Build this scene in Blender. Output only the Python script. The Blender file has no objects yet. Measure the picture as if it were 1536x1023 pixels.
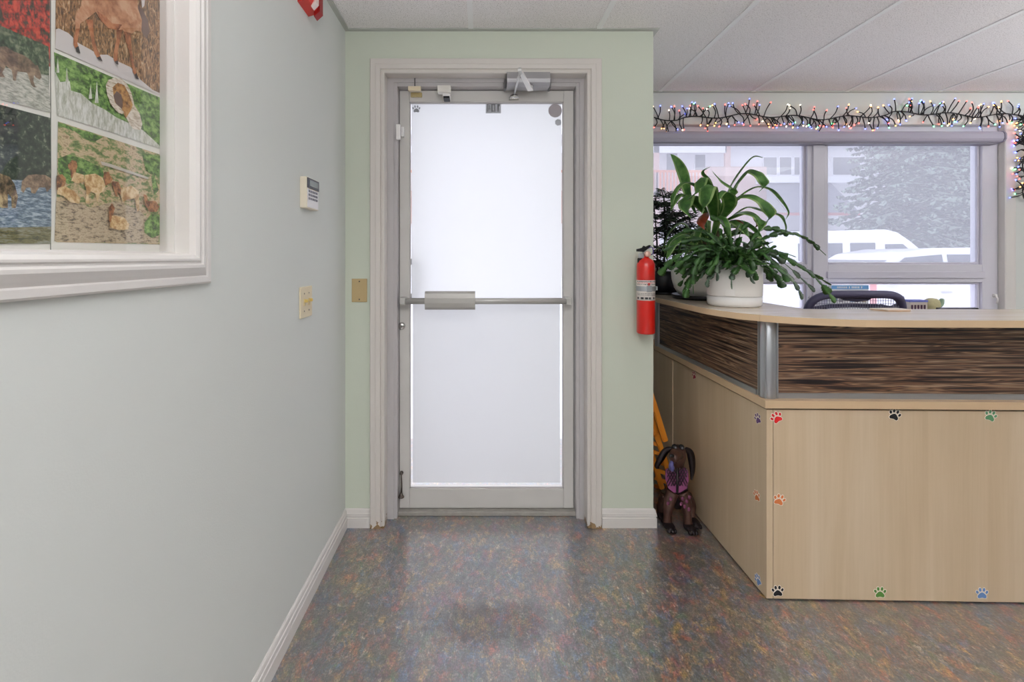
import bpy, bmesh, math, random
from mathutils import Vector, Matrix, noise
from mathutils.geometry import tessellate_polygon
random.seed(7)
PI = math.pi
C = bpy.context.scene.collection
sc = bpy.context.scene
V = Vector
F, CX, CY, CAMZ = 700.0, 722.0, 386.0, 1.295

def P(px, py, y):                       # photo pixel at a known depth -> place in the room
    return V(((px-CX)*y/F, y, CAMZ-(py-CY)*y/F))

# ------------------------------------------------------------------ materials
def lin(c):
    return tuple((v/12.92 if v <= .04045 else ((v+.055)/1.055)**2.4) for v in c)
def rgb(r, g, b):
    return lin((r/255, g/255, b/255)) + (1,)
MATS = {}
def nt(name):
    m = bpy.data.materials.new(name); m.use_nodes = True
    t = m.node_tree; n = t.nodes; bs = n['Principled BSDF']
    return m, t, n, t.links, bs
def mat(name, col, rough=.5, metal=0., spec=.5, nscale=0, namt=.0, bump=0., bscale=60, emit=None, estr=0, coat=0):
    if name in MATS: return MATS[name]
    m, t, n, L, bs = nt(name)
    bs.inputs['Base Color'].default_value = col
    bs.inputs['Roughness'].default_value = rough
    bs.inputs['Metallic'].default_value = metal
    bs.inputs['Specular IOR Level'].default_value = spec
    if coat: bs.inputs['Coat Weight'].default_value = coat
    tc = n.new('ShaderNodeTexCoord')
    if namt:
        no = n.new('ShaderNodeTexNoise'); no.inputs['Scale'].default_value = nscale or 5; no.inputs['Detail'].default_value = 4
        L.new(tc.outputs['Object'], no.inputs['Vector'])
        mx = n.new('ShaderNodeMix'); mx.data_type = 'RGBA'
        mx.inputs[6].default_value = tuple(c*(1-namt) for c in col[:3])+(1,)
        mx.inputs[7].default_value = tuple(min(1, c*(1+namt)) for c in col[:3])+(1,)
        L.new(no.outputs['Fac'], mx.inputs[0]); L.new(mx.outputs[2], bs.inputs['Base Color'])
    if bump:
        nb = n.new('ShaderNodeTexNoise'); nb.inputs['Scale'].default_value = bscale; nb.inputs['Detail'].default_value = 3
        L.new(tc.outputs['Object'], nb.inputs['Vector'])
        b = n.new('ShaderNodeBump'); b.inputs['Strength'].default_value = bump; b.inputs['Distance'].default_value = .01
        L.new(nb.outputs['Fac'], b.inputs['Height']); L.new(b.outputs['Normal'], bs.inputs['Normal'])
    if emit:
        bs.inputs['Emission Color'].default_value = emit; bs.inputs['Emission Strength'].default_value = estr
    MATS[name] = m
    return m
def ramp(n, stops, interp='LINEAR'):
    r = n.new('ShaderNodeValToRGB'); cr = r.color_ramp; cr.interpolation = interp
    while len(cr.elements) < len(stops): cr.elements.new(.5)
    for e, (p, c) in zip(cr.elements, stops):
        e.position = p; e.color = c
    return r
def mapping(n, L, scale, coord='Object'):
    tc = n.new('ShaderNodeTexCoord'); mp = n.new('ShaderNodeMapping')
    mp.inputs['Scale'].default_value = scale
    L.new(tc.outputs[coord], mp.inputs['Vector'])
    return mp
def noise_tex(n, L, vec, scale, detail=4, rough=.55, dist=0):
    x = n.new('ShaderNodeTexNoise'); x.inputs['Scale'].default_value = scale; x.inputs['Detail'].default_value = detail
    x.inputs['Roughness'].default_value = rough; x.inputs['Distortion'].default_value = dist
    L.new(vec, x.inputs['Vector']); return x
def mixc(n, L, fac, a, b, mode='MIX'):
    m = n.new('ShaderNodeMix'); m.data_type = 'RGBA'; m.blend_type = mode
    for s, v in ((0, fac), (6, a), (7, b)):
        if hasattr(v, 'is_output'): L.new(v, m.inputs[s])
        else: m.inputs[s].default_value = v
    return m.outputs[2]
def patchy(name, stops, scale=(20, 20, 20), nscale=1.0, detail=10, dist=.25, rough=.6):
    m, t, n, L, bs = nt(name)
    mp = mapping(n, L, scale)
    x = noise_tex(n, L, mp.outputs[0], nscale, detail, .74, dist)
    r = ramp(n, [(.5+(p-.5)*.6, c) for p, c in stops]); L.new(x.outputs['Fac'], r.inputs[0]); L.new(r.outputs[0], bs.inputs['Base Color'])
    bs.inputs['Roughness'].default_value = rough
    MATS[name] = m; return m

def wood(name, c0, c1, c2, axis_scale=(14, 14, .7), rough=.35):
    m, t, n, L, bs = nt(name)
    mp = mapping(n, L, axis_scale)
    x = noise_tex(n, L, mp.outputs[0], 1.0, 6, .6, .6)
    r = ramp(n, [(.3, c0), (.52, c1), (.72, c2)]); L.new(x.outputs['Fac'], r.inputs[0])
    mp2 = mapping(n, L, tuple(s*12 if s > 2 else s*4 for s in axis_scale))
    y = noise_tex(n, L, mp2.outputs[0], 1.0, 3, .6)
    r2 = ramp(n, [(.3, (.93, .92, .9, 1)), (.6, (1, 1, 1, 1))]); L.new(y.outputs['Fac'], r2.inputs[0])
    o = mixc(n, L, .6, r.outputs[0], r2.outputs[0], 'MULTIPLY')
    L.new(o, bs.inputs['Base Color']); bs.inputs['Roughness'].default_value = rough
    MATS[name] = m; return m

def make_floor_mat():
    m, t, n, L, bs = nt('mottled_linoleum')
    tc = n.new('ShaderNodeTexCoord'); vec = tc.outputs['Object']
    mp = mapping(n, L, (1, .6, 1)); v2 = mp.outputs[0]
    big = noise_tex(n, L, v2, 5.5, 5, .6, .8)
    base = ramp(n, [(.28, rgb(64, 66, 70)), (.42, rgb(92, 84, 78)), (.52, rgb(84, 92, 98)), (.62, rgb(112, 100, 84)), (.75, rgb(92, 84, 86))])
    L.new(big.outputs['Fac'], base.inputs[0])
    col = base.outputs[0]
    k = 0
    for (sc_, th, w, c, off) in ((17, .56, .05, rgb(164, 80, 52), 3.1), (14, .56, .05, rgb(62, 100, 138), 9.7), (20, .57, .05, rgb(172, 138, 70), 17.3),
                                 (22, .58, .05, rgb(72, 106, 70), 23.9), (34, .6, .05, rgb(186, 176, 160), 31.1), (15, .59, .05, rgb(116, 64, 96), 41.3), (44, .585, .04, rgb(34, 34, 38), 51.7)):
        ad = n.new('ShaderNodeVectorMath'); ad.operation = 'ADD'; ad.inputs[1].default_value = (off, off*1.3, 0)
        L.new(v2, ad.inputs[0])
        x = noise_tex(n, L, ad.outputs[0], sc_, 9, .82, .45)
        r = ramp(n, [(th-w, (0, 0, 0, 1)), (th+w, (1, 1, 1, 1))]); L.new(x.outputs['Fac'], r.inputs[0])
        mu = n.new('ShaderNodeMath'); mu.operation = 'MULTIPLY'; mu.inputs[1].default_value = .88
        L.new(r.outputs[0], mu.inputs[0])
        col = mixc(n, L, mu.outputs[0], col, c)
    # a scuffed, dull oval worn into the floor in front of the door
    sep = n.new('ShaderNodeSeparateXYZ'); L.new(vec, sep.inputs[0])
    nz = noise_tex(n, L, vec, 9, 7, .7)
    def math_(op, a, b):
        q = n.new('ShaderNodeMath'); q.operation = op
        for i, v in enumerate((a, b)):
            if hasattr(v, 'is_output'): L.new(v, q.inputs[i])
            else: q.inputs[i].default_value = v
        return q.outputs[0]
    dx = math_('DIVIDE', math_('SUBTRACT', sep.outputs[0], .035), .25)
    dy = math_('DIVIDE', math_('SUBTRACT', sep.outputs[1], 1.655), .135)
    d = math_('SQRT', math_('ADD', math_('POWER', dx, 2), math_('POWER', dy, 2)), 0)
    d = math_('ADD', d, math_('MULTIPLY', math_('SUBTRACT', nz.outputs['Fac'], .5), 1.3))
    st = ramp(n, [(.55, (.62, .62, .62, 1)), (1.0, (0, 0, 0, 1))]); L.new(d, st.inputs[0])
    stf = st.outputs[0]
    fa = math_('MULTIPLY', stf, .6)
    gr = noise_tex(n, L, v2, 210, 4, .75)
    gm = ramp(n, [(.36, (.2, .2, .22, 1)), (.5, (.85, .85, .85, 1)), (.64, (1.9, 1.87, 1.84, 1))]); L.new(gr.outputs['Fac'], gm.inputs[0])
    col = mixc(n, L, .8, col, gm.outputs[0], 'MULTIPLY')
    g2 = noise_tex(n, L, v2, 58, 6, .7, .6)
    gm2 = ramp(n, [(.36, (.35, .35, .38, 1)), (.5, (1, 1, 1, 1)), (.62, (1.75, 1.7, 1.66, 1))]); L.new(g2.outputs['Fac'], gm2.inputs[0])
    col = mixc(n, L, .75, col, gm2.outputs[0], 'MULTIPLY')
    col = mixc(n, L, fa, col, rgb(112, 104, 104))
    L.new(col, bs.inputs['Base Color'])
    rn = noise_tex(n, L, vec, 14, 4, .6)
    ro = math_('ADD', math_('MULTIPLY', rn.outputs['Fac'], .2), math_('MULTIPLY', stf, .25))
    ro = math_('ADD', ro, .27)
    L.new(ro, bs.inputs['Roughness'])
    bs.inputs['Specular IOR Level'].default_value = .8
    L.new(math_('MULTIPLY', math_('SUBTRACT', 1., stf), .95), bs.inputs['Coat Weight']); bs.inputs['Coat IOR'].default_value = 2.7; bs.inputs['Coat Roughness'].default_value = .29
    bn = noise_tex(n, L, vec, 170, 4, .7)
    b = n.new('ShaderNodeBump'); b.inputs['Strength'].default_value = .22; b.inputs['Distance'].default_value = .004
    L.new(bn.outputs['Fac'], b.inputs['Height']); L.new(b.outputs['Normal'], bs.inputs['Normal'])
    return m
def make_tile_mat():
    m, t, n, L, bs = nt('acoustic_tile')
    tc = n.new('ShaderNodeTexCoord'); vec = tc.outputs['Object']
    a = noise_tex(n, L, vec, 260, 2, .5)
    r = ramp(n, [(.32, rgb(176, 173, 170)), (.42, rgb(236, 233, 232)), (.6, rgb(243, 240, 240))]); L.new(a.outputs['Fac'], r.inputs[0])
    v = n.new('ShaderNodeTexVoronoi'); v.inputs['Scale'].default_value = 95; L.new(vec, v.inputs['Vector'])
    r2 = ramp(n, [(.10, (.6, .59, .58, 1)), (.2, (1, 1, 1, 1))]); L.new(v.outputs['Distance'], r2.inputs[0])
    col = mixc(n, L, .45, r.outputs[0], r2.outputs[0], 'MULTIPLY')
    L.new(col, bs.inputs['Base Color']); bs.inputs['Roughness'].default_value = .95; bs.inputs['Specular IOR Level'].default_value = .1
    b = n.new('ShaderNodeBump'); b.inputs['Strength'].default_value = .35; b.inputs['Distance'].default_value = .004
    L.new(a.outputs['Fac'], b.inputs['Height']); L.new(b.outputs['Normal'], bs.inputs['Normal'])
    return m
def make_stripe_mat():
    m, t, n, L, bs = nt('striped_dark_veneer')
    tc = n.new('ShaderNodeTexCoord')
    mp = n.new('ShaderNodeMapping'); mp.inputs['Scale'].default_value = (2.4, 2.4, 112)
    L.new(tc.outputs['Object'], mp.inputs['Vector'])
    x = noise_tex(n, L, mp.outputs[0], 1, 1, .5, 0)
    r = ramp(n, [(.34, rgb(20, 13, 13)), (.42, rgb(46, 28, 26)), (.47, rgb(122, 88, 64)), (.50, rgb(40, 24, 22)), (.54, rgb(150, 118, 90)), (.58, rgb(52, 30, 28)), (.64, rgb(166, 140, 114)), (.70, rgb(60, 38, 34))])
    L.new(x.outputs['Fac'], r.inputs[0]); L.new(r.outputs[0], bs.inputs['Base Color'])
    bs.inputs['Roughness'].default_value = .42
    return m
def schlick(n, L, f0):
    lw = n.new('ShaderNodeLayerWeight'); lw.inputs['Blend'].default_value = .5
    p = n.new('ShaderNodeMath'); p.operation = 'POWER'; p.inputs[1].default_value = 5; L.new(lw.outputs['Facing'], p.inputs[0])
    q = n.new('ShaderNodeMath'); q.operation = 'MULTIPLY_ADD'; q.inputs[1].default_value = 1-f0; q.inputs[2].default_value = f0; L.new(p.outputs[0], q.inputs[0])
    return q.outputs[0]
def make_film_mat(name, trans, col):
    m, t, n, L, bs = nt(name)
    n.remove(bs); out = n['Material Output']
    tr = n.new('ShaderNodeBsdfTranslucent'); tr.inputs[0].default_value = col
    di = n.new('ShaderNodeBsdfDiffuse'); di.inputs[0].default_value = (.9, .9, .92, 1)
    mx = n.new('ShaderNodeMixShader'); mx.inputs[0].default_value = 1-trans
    L.new(tr.outputs[0], mx.inputs[1]); L.new(di.outputs[0], mx.inputs[2])
    gl = n.new('ShaderNodeBsdfGlossy'); gl.inputs['Roughness'].default_value = .25
    fr = schlick(n, L, .02)
    m2 = n.new('ShaderNodeMixShader'); L.new(fr, m2.inputs[0]); L.new(mx.outputs[0], m2.inputs[1]); L.new(gl.outputs[0], m2.inputs[2])
    L.new(m2.outputs[0], out.inputs[0]); return m
def make_pane_mat(name, veil, refl=.03, tint=(1, 1, 1, 1), vcol=(.92, .92, .96, 1)):
    m, t, n, L, bs = nt(name)
    n.remove(bs); out = n['Material Output']
    tp = n.new('ShaderNodeBsdfTransparent'); tp.inputs[0].default_value = tint
    last = tp.outputs[0]
    if veil:
        tr = n.new('ShaderNodeBsdfTranslucent'); tr.inputs[0].default_value = vcol
        mx = n.new('ShaderNodeMixShader'); mx.inputs[0].default_value = veil
        L.new(last, mx.inputs[1]); L.new(tr.outputs[0], mx.inputs[2]); last = mx.outputs[0]
    gl = n.new('ShaderNodeBsdfGlossy'); gl.inputs['Roughness'].default_value = .0
    fr = schlick(n, L, refl)
    m2 = n.new('ShaderNodeMixShader'); L.new(fr, m2.inputs[0]); L.new(last, m2.inputs[1]); L.new(gl.outputs[0], m2.inputs[2])
    L.new(m2.outputs[0], out.inputs[0]); return m

FLOOR = make_floor_mat(); TILE = make_tile_mat(); STRIPE = make_stripe_mat()
FILM_U = make_film_mat('frosted_film', .82, (.94, .94, .945, 1))
FILM_L = make_film_mat('frosted_film_dense', .70, (.85, .85, .855, 1))
PANE = make_pane_mat('glare_veil_pane', .2, tint=(.74, .75, .78, 1))  # milky veil in the glass imitates overexposed outdoor glare; there is no screen
PANE_LOW = make_pane_mat('glare_veil_low_pane', .25, tint=(.8, .8, .84, 1))  # same glare veil put into the lower glass
CLEAR = make_pane_mat('clear_glass', 0)
PICGLASS = make_pane_mat('picture_glass', .0, .05)
WALL = mat('wall_paint_sage', rgb(205, 211, 196), .75, spec=.25, bump=.05, bscale=220)
WALL_L = mat('wall_paint_pale', rgb(210, 213, 209), .7, spec=.3, bump=.05, bscale=220)
WHITE = mat('white_gloss_paint', rgb(216, 212, 208), .35, bump=.02, bscale=150)
def make_scuffed():
    m, t, n, L, bs = nt('white_paint_scuffed_feet')
    tc = n.new('ShaderNodeTexCoord'); sep = n.new('ShaderNodeSeparateXYZ'); L.new(tc.outputs['Object'], sep.inputs[0])
    x = noise_tex(n, L, tc.outputs['Object'], 34, 4, .65)
    mm = n.new('ShaderNodeMath'); mm.operation = 'MULTIPLY_ADD'; mm.inputs[1].default_value = .14; mm.inputs[2].default_value = -.052
    L.new(x.outputs['Fac'], mm.inputs[0])
    lt = n.new('ShaderNodeMath'); lt.operation = 'LESS_THAN'; L.new(sep.outputs[2], lt.inputs[0]); L.new(mm.outputs[0], lt.inputs[1])
    o = mixc(n, L, lt.outputs[0], rgb(212, 206, 200), rgb(142, 116, 82))
    L.new(o, bs.inputs['Base Color']); bs.inputs['Roughness'].default_value = .35
    return m
CASING = make_scuffed()
ALU = mat('painted_aluminium', rgb(206, 203, 199), .45, spec=.4, nscale=9, namt=.06)
ALU_D = mat('frame_grey', rgb(188, 184, 184), .45, spec=.4, nscale=9, namt=.05)
SILVER = mat('brushed_silver', rgb(176, 178, 182), .32, metal=.75)
SILVER_D = mat('grey_bar_paint', rgb(186, 184, 180), .38, metal=.3)
CHROME = mat('dull_chrome', rgb(190, 188, 184), .22, metal=1)
RUST = mat('tarnished_steel', rgb(92, 84, 78), .45, metal=.8, nscale=40, namt=.4)
BLACK = mat('black_plastic', rgb(20, 20, 22), .5, spec=.3)
DARKGAP = mat('dark_shadow_gap', rgb(24, 20, 18), .8)
VINYL = mat('window_vinyl', rgb(214, 212, 222), .4)
BLIND = mat('blind_fabric_grey', rgb(172, 167, 182), .7, bump=.1, bscale=300)
MAPLE = wood('maple_laminate', rgb(190, 167, 137), rgb(199, 177, 148), rgb(207, 187, 160), (9, 9, .6))
MAPLE_E = mat('maple_edge_band', rgb(202, 174, 140), .4, nscale=12, namt=.08)
MAPLE_T = wood('maple_top', rgb(206, 190, 172), rgb(216, 202, 186), rgb(224, 211, 198), (1.5, 12, 12), .18)
IVORY = mat('ivory_plastic', rgb(222, 208, 178), .4)
TAN = mat('tan_plate', rgb(182, 160, 116), .45)
OFFW = mat('off_white_plastic', rgb(226, 222, 214), .4)
WHITEP = mat('white_plastic', rgb(238, 236, 234), .35)
RED = mat('red_enamel', rgb(205, 28, 18), .3, coat=.4)
POTW = mat('white_ceramic', rgb(240, 237, 234), .3)
POTD = mat('dark_pot', rgb(28, 26, 32), .4)
SOIL = mat('soil', rgb(52, 38, 28), .95, nscale=80, namt=.4, bump=.6, bscale=120)
ORANGE = mat('orange_stained_wood', rgb(226, 140, 40), .4, nscale=20, namt=.12)

# ------------------------------------------------------------------ mesh building
class MB:
    def __init__(self):
        self.v = []; self.f = []; self.m = []; self.s = []
    def add(self, vs, fs, mi=0, smooth=False):
        o = len(self.v); self.v += [V(v) for v in vs]
        for f in fs:
            self.f.append([i+o for i in f]); self.m.append(mi); self.s.append(smooth)
        return self
    def bm(self, b, mi=0, smooth=False, mtx=None):
        b.verts.index_update()
        vs = [(mtx @ v.co if mtx else v.co.copy()) for v in b.verts]
        self.add(vs, [[v.index for v in f.verts] for f in b.faces], mi, smooth); b.free(); return self
    def box(self, x0, x1, y0, y1, z0, z1, mi=0, bev=0, mtx=None, seg=2):
        b = bmesh.new(); bmesh.ops.create_cube(b, size=1)
        for v in b.verts:
            v.co = V(((x0+x1)/2+v.co.x*(x1-x0), (y0+y1)/2+v.co.y*(y1-y0), (z0+z1)/2+v.co.z*(z1-z0)))
        if bev:
            bmesh.ops.bevel(b, geom=b.edges[:], offset=bev, segments=seg, profile=.5, affect='EDGES')
        return self.bm(b, mi, False, mtx)
    def lathe(self, prof, c=(0, 0, 0), n=32, mi=0, axis='Z', smooth=True, mtx=None):
        vs, fs = [], []
        for (r, h) in prof:
            for k in range(n):
                a = 2*PI*k/n; q = V((r*math.cos(a), r*math.sin(a), h))
                if axis == 'Y': q = V((q.x, q.z, q.y))
                if axis == 'X': q = V((q.z, q.x, q.y))
                q = q + V(c)
                vs.append(mtx @ q if mtx else q)
        for i in range(len(prof)-1):
            for k in range(n):
                fs.append([i*n+k, i*n+(k+1) % n, (i+1)*n+(k+1) % n, (i+1)*n+k])
        if prof[0][0] > 1e-5: fs.append(list(range(n))[::-1])
        if prof[-1][0] > 1e-5: fs.append([(len(prof)-1)*n+k for k in range(n)])
        return self.add(vs, fs, mi, smooth)
    def tube(self, pts, r, n=8, mi=0, cap=True, flat=1.0, smooth=True):
        pts = [V(p) for p in pts]; m = len(pts)
        rs = r if isinstance(r, (list, tuple)) else [r]*m
        vs, fs = [], []; up = None
        for i, p in enumerate(pts):
            d = (pts[min(i+1, m-1)]-pts[max(i-1, 0)])
            if d.length < 1e-9: d = V((0, 0, 1))
            d.normalize()
            if up is None:
                up = V((0, 0, 1)) if abs(d.z) < .9 else V((1, 0, 0))
            a = d.cross(up)
            if a.length < 1e-6: a = d.cross(V((0, 1, 0)))
            a.normalize(); up = a.cross(d).normalized()
            for k in range(n):
                t = 2*PI*k/n
                vs.append(p+(a*math.cos(t)+up*math.sin(t)*flat)*rs[i])
        for i in range(m-1):
            for k in range(n):
                fs.append([i*n+k, i*n+(k+1) % n, (i+1)*n+(k+1) % n, (i+1)*n+k])
        if cap: fs.append(list(range(n))[::-1]); fs.append([(m-1)*n+k for k in range(n)])
        return self.add(vs, fs, mi, smooth)
    def prism(self, poly, vec, mi=0, smooth=False):          # closed polygon (3D points) extruded by vec
        poly = [V(p) for p in poly]; k = len(poly); vec = V(vec)
        tri = [list(t) for t in tessellate_polygon([poly])]
        vs = poly+[p+vec for p in poly]
        fs = [t[::-1] for t in tri]+[[i+k for i in t] for t in tri]+[[i, (i+1) % k, (i+1) % k+k, i+k] for i in range(k)]
        return self.add(vs, fs, mi, smooth)
    def flat(self, poly, mi=0):
        poly = [V(p) for p in poly]
        return self.add(poly, [list(t) for t in tessellate_polygon([poly])], mi)
    def ell(self, c, r, mi=0, seg=20, rings=12, mtx=None):
        b = bmesh.new(); bmesh.ops.create_uvsphere(b, u_segments=seg, v_segments=rings, radius=1)
        for v in b.verts: v.co = V((v.co.x*r[0], v.co.y*r[1], v.co.z*r[2]))
        if mtx:
            for v in b.verts: v.co = mtx @ v.co
        for v in b.verts: v.co += V(c)
        return self.bm(b, mi, True)
    def build(self, name, mats, parent=None):
        me = bpy.data.meshes.new(name)
        piv = V((0, 0, 0))
        if parent is not None: piv = V(parent['_o'])
        me.from_pydata([tuple(v-piv) for v in self.v], [], self.f)
        for m in (mats if isinstance(mats, (list, tuple)) else [mats]): me.materials.append(m)
        for p, mi, s in zip(me.polygons, self.m, self.s):
            p.material_index = mi; p.use_smooth = s
        b = bmesh.new(); b.from_mesh(me); bmesh.ops.recalc_face_normals(b, faces=b.faces[:]); b.to_mesh(me); b.free()
        o = bpy.data.objects.new(name, me); C.objects.link(o)
        if parent is not None:
            o.parent = parent; o['_o'] = parent['_o']
        else: o['_o'] = (0., 0., 0.)
        return o
def tag(o, label=None, cat=None, group=None, kind=None):
    if label: o['label'] = label
    if cat: o['category'] = cat
    if group: o['group'] = group
    if kind: o['kind'] = kind
    return o
def thing(name, loc, label, cat, group=None, kind=None):
    o = bpy.data.objects.new(name, None); C.objects.link(o); o.empty_display_size = .05
    o.location = loc; o['_o'] = tuple(float(v) for v in loc)
    return tag(o, label, cat, group, kind)
def struct(o): o['kind'] = 'structure'; return o
def frame_sweep(a0, a1, b0, b1, prof, fmap, bottom=True, mb=None, mi=0):
    """moulding with mitred corners round an opening; prof = [(outward offset, height)]"""
    mb = mb or MB(); k = len(prof)
    if bottom:
        cs = [(a0, b0, -1, -1), (a1, b0, 1, -1), (a1, b1, 1, 1), (a0, b1, -1, 1)]
    else:
        cs = [(a0, b0, -1, 0), (a0, b1, -1, 1), (a1, b1, 1, 1), (a1, b0, 1, 0)]
    vs = []
    for (a, b, sa, sb) in cs:
        for (o, h) in prof: vs.append(fmap(a+sa*o, b+sb*o, h))
    n = len(cs); fs = []
    for i in range(n if bottom else n-1):
        j = (i+1) % n
        for q in range(k-1): fs.append([i*k+q, i*k+q+1, j*k+q+1, j*k+q])
    return mb.add(vs, fs, mi)
def smooth_path(pts, sub=6):
    pts = [V(p) for p in pts]; out = []
    for i in range(len(pts)-1):
        p0, p1, p2, p3 = pts[max(i-1, 0)], pts[i], pts[i+1], pts[min(i+2, len(pts)-1)]
        for s in range(sub):
            t = s/sub
            out.append(.5*((2*p1)+(p2-p0)*t+(2*p0-5*p1+4*p2-p3)*t*t+(3*p1-p0-3*p2+p3)*t**3))
    out.append(pts[-1]); return out

# ------------------------------------------------------------------ the room
XL, XR, YB, YW, H = -.654, .827, 2.244, 3.086, 2.388
XE, YR = 5.2, -3.2
DX0, DX1, DZ = -.465, .508, 2.18          # door opening
WX0, WX1, WZ0, WZ1 = .93, 3.455, .90, 2.172   # window opening
PY1, PZ0, PY0, PZ1 = 1.045, 1.300, .20, 2.16   # interior window with the posters

struct(MB().box(XL-.3, XE+.2, YR-.2, YW+.25, -.06, 0).build('floor', FLOOR))
ce = struct(MB().box(XL-.3, XE+.2, YR-.2, YW+.25, H, H+.05).build('ceiling', TILE))
ce['_o'] = (0., 0., 0.)
g = MB()
for k in range(-1, 9):
    x = -.05+.6125*k
    if x > XL: g.box(x-.012, x+.012, YR, YW if x > XR else YB, H-.004, H+.001)
for y in (1.84, .62, -.6, -1.82, -3.04): g.box(XL, XE, y-.012, y+.012, H-.004, H+.001)
gb = g.build('grid_bar', mat('ceiling_grid_white', rgb(238, 238, 238), .5), ce)
g = MB()
g.box(XL, XL+.022, YR, YB, H-.006, H+.001); g.box(XL+.022, XR, YB-.022, YB, H-.0062, H+.001)
g.box(XR, XR+.022, YB-.022, YW-.022, H-.006, H+.001); g.box(XR, XE, YW-.022, YW, H-.006, H+.001)
g.build('wall_angle', mat('ceiling_angle_grey', rgb(178, 180, 174), .5), ce)

w = MB()                                              # left wall round its window
w.box(XL-.12, XL, YR, PY0, 0, H); w.box(XL-.12, XL, PY1, YB+.34, 0, H)
w.box(XL-.12, XL, PY0, PY1, 0, PZ0); w.box(XL-.12, XL, PY0, PY1, PZ1, H)
struct(w.build('wall_left', WALL_L))
w = MB()
w.box(XL, DX0-.012, YB, YB+.34, 0, H); w.box(DX1+.012, XR, YB, YB+.34, 0, H); w.box(DX0-.012, DX1+.012, YB, YB+.34, DZ+.012, H)
struct(w.build('wall_door', WALL))
struct(MB().box(XR-.1, XR, YB+.34, YW, 0, H).build('wall_return', WALL))
w = MB()
w.box(XR-.1, WX0, YW, YW+.18, 0, H); w.box(WX1, XE, YW, YW+.18, 0, H)
w.box(WX0, WX1, YW, YW+.18, 0, WZ0); w.box(WX0, WX1, YW, YW+.18, WZ1, H)
struct(w.build('wall_window', WALL_L))
struct(MB().box(XE, XE+.1, YR, YW+.18, 0, H).build('wall_right', WALL_L))
struct(MB().box(XL-.12, XE+.1, YR-.1, YR, 0, H).build('wall_rear', WALL_L))

# baseboards: a grooved profile
BBP = [(0, 0), (.013, 0), (.013, .046), (.010, .049), (.010, .052), (.013, .055), (.012, .068), (.009, .071), (.009, .074), (.007, .084), (.003, .089), (0, .089)]
def baseboard(name, pts):
    """pts: wall-line points on the floor; the board lies on the left-hand side of travel"""
    mb = MB(); pts = [V((p[0], p[1], 0)) for p in pts]; k = len(BBP); n = len(pts); vs = []
    for i, p in enumerate(pts):
        d0 = (p-pts[i-1]).normalized() if i else (pts[1]-p).normalized()
        d1 = (pts[i+1]-p).normalized() if i < n-1 else d0
        n0, n1 = V((-d0.y, d0.x, 0)), V((-d1.y, d1.x, 0))
        nn = (n0+n1); nn = nn/max(nn.dot(n0), 1e-4)
        for (o, h) in BBP: vs.append(p+nn*o+V((0, 0, h)))
    fs = []
    for i in range(n-1):
        for q in range(k): fs.append([i*k+q, i*k+(q+1) % k, (i+1)*k+(q+1) % k, (i+1)*k+q])
    fs += [list(range(k)), [(n-1)*k+q for q in range(k)]]
    mb.add(vs, fs); return struct(mb.build(name, WHITE))
baseboard('baseboard_left', [(DX0-.072+.010, YB), (XL, YB), (XL, YR)][::1])
baseboard('baseboard_right', [(XR, YW), (XR, YB), (DX1+.070, YB)])

# door casing + jamb lining
mb = MB()
fm = lambda a, b, h: V((a, YB-h, b))
prof = [(-.001, -.001), (-.001, .010), (.003, .013), (.012, .013), (.015, .010), (.017, .010), (.019, .0165), (.038, .018), (.040, .0165), (.042, .018), (.064, .018), (.067, .016), (.067, 0)]
frame_sweep(DX0, DX1, 0, DZ-.002, prof, fm, False, mb)
mb.box(DX0-.012, DX0, YB, YB+.2, 0, DZ); mb.box(DX1, DX1+.012, YB, YB+.2, 0, DZ); mb.box(DX0-.012, DX1+.012, YB, YB+.2, DZ, DZ+.012)
struct(mb.build('trim_1', CASING))
# aluminium door frame and threshold
FY = 2.3125
mb = MB()
L0, L1, TT = -.4165, .4705, 2.1425
mb.box(DX0, L0, FY, FY+.115, 0, DZ, bev=.002); mb.box(L1, DX1, FY, FY+.115, 0, DZ, bev=.002)
mb.box(L0, L1, FY, FY+.115, TT, DZ, bev=.002)
mb.box(DX0, L0-.016, FY-.006, FY, 0, DZ); mb.box(L1+.016, DX1, FY-.006, FY, 0, DZ); mb.box(L0-.016, L1+.016, FY-.006, FY, TT+.018, DZ)
struct(mb.build('trim_2', ALU_D))
mb = MB()
mb.box(DX0+.001, DX1-.001, 2.333, 2.44, 0, .0225, bev=.003)
for k in range(4): mb.box(L0, L1, 2.343+k*.009, 2.346+k*.009, .022, .0245)
struct(mb.build('trim_3', mat('worn_threshold', rgb(162, 158, 152), .5, metal=.35, nscale=30, namt=.25)))

# the glazed door
DY, DT = 2.36, .044
dl, dr, dt_, db = -.4134, .467, 2.1385, .0265
gl, gr, gt, gb_ = -.364, .4167, 2.0815, .1245
door = thing('door_1', (.0, DY, 0), 'narrow framed glass entrance door with white frosted film and push bar', 'door', kind='structure')
mb = MB()
mb.box(dl, gl, DY, DY+DT, db, dt_, bev=.0025); mb.box(gr, dr, DY, DY+DT, db, dt_, bev=.0025)
mb.box(gl, gr, DY, DY+DT, gt, dt_, bev=.0025); mb.box(gl, gr, DY, DY+DT, db, gb_, bev=.0025)
mb.build('door_frame', ALU, door)
mb = MB(); bw = .006
mb.box(gl, gl+bw, DY+.006, DY+.016, gb_, gt); mb.box(gr-bw, gr, DY+.006, DY+.016, gb_, gt)
mb.box(gl, gr, DY+.006, DY+.016, gb_, gb_+bw); mb.box(gl, gr, DY+.006, DY+.016, gt-bw, gt)
mb.build('glazing_bead', ALU_D, door)
MB().box(gl, gr, DY+.022, DY+.028, gb_, gt).build('glass', CLEAR, door)
zs = 1.075
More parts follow.
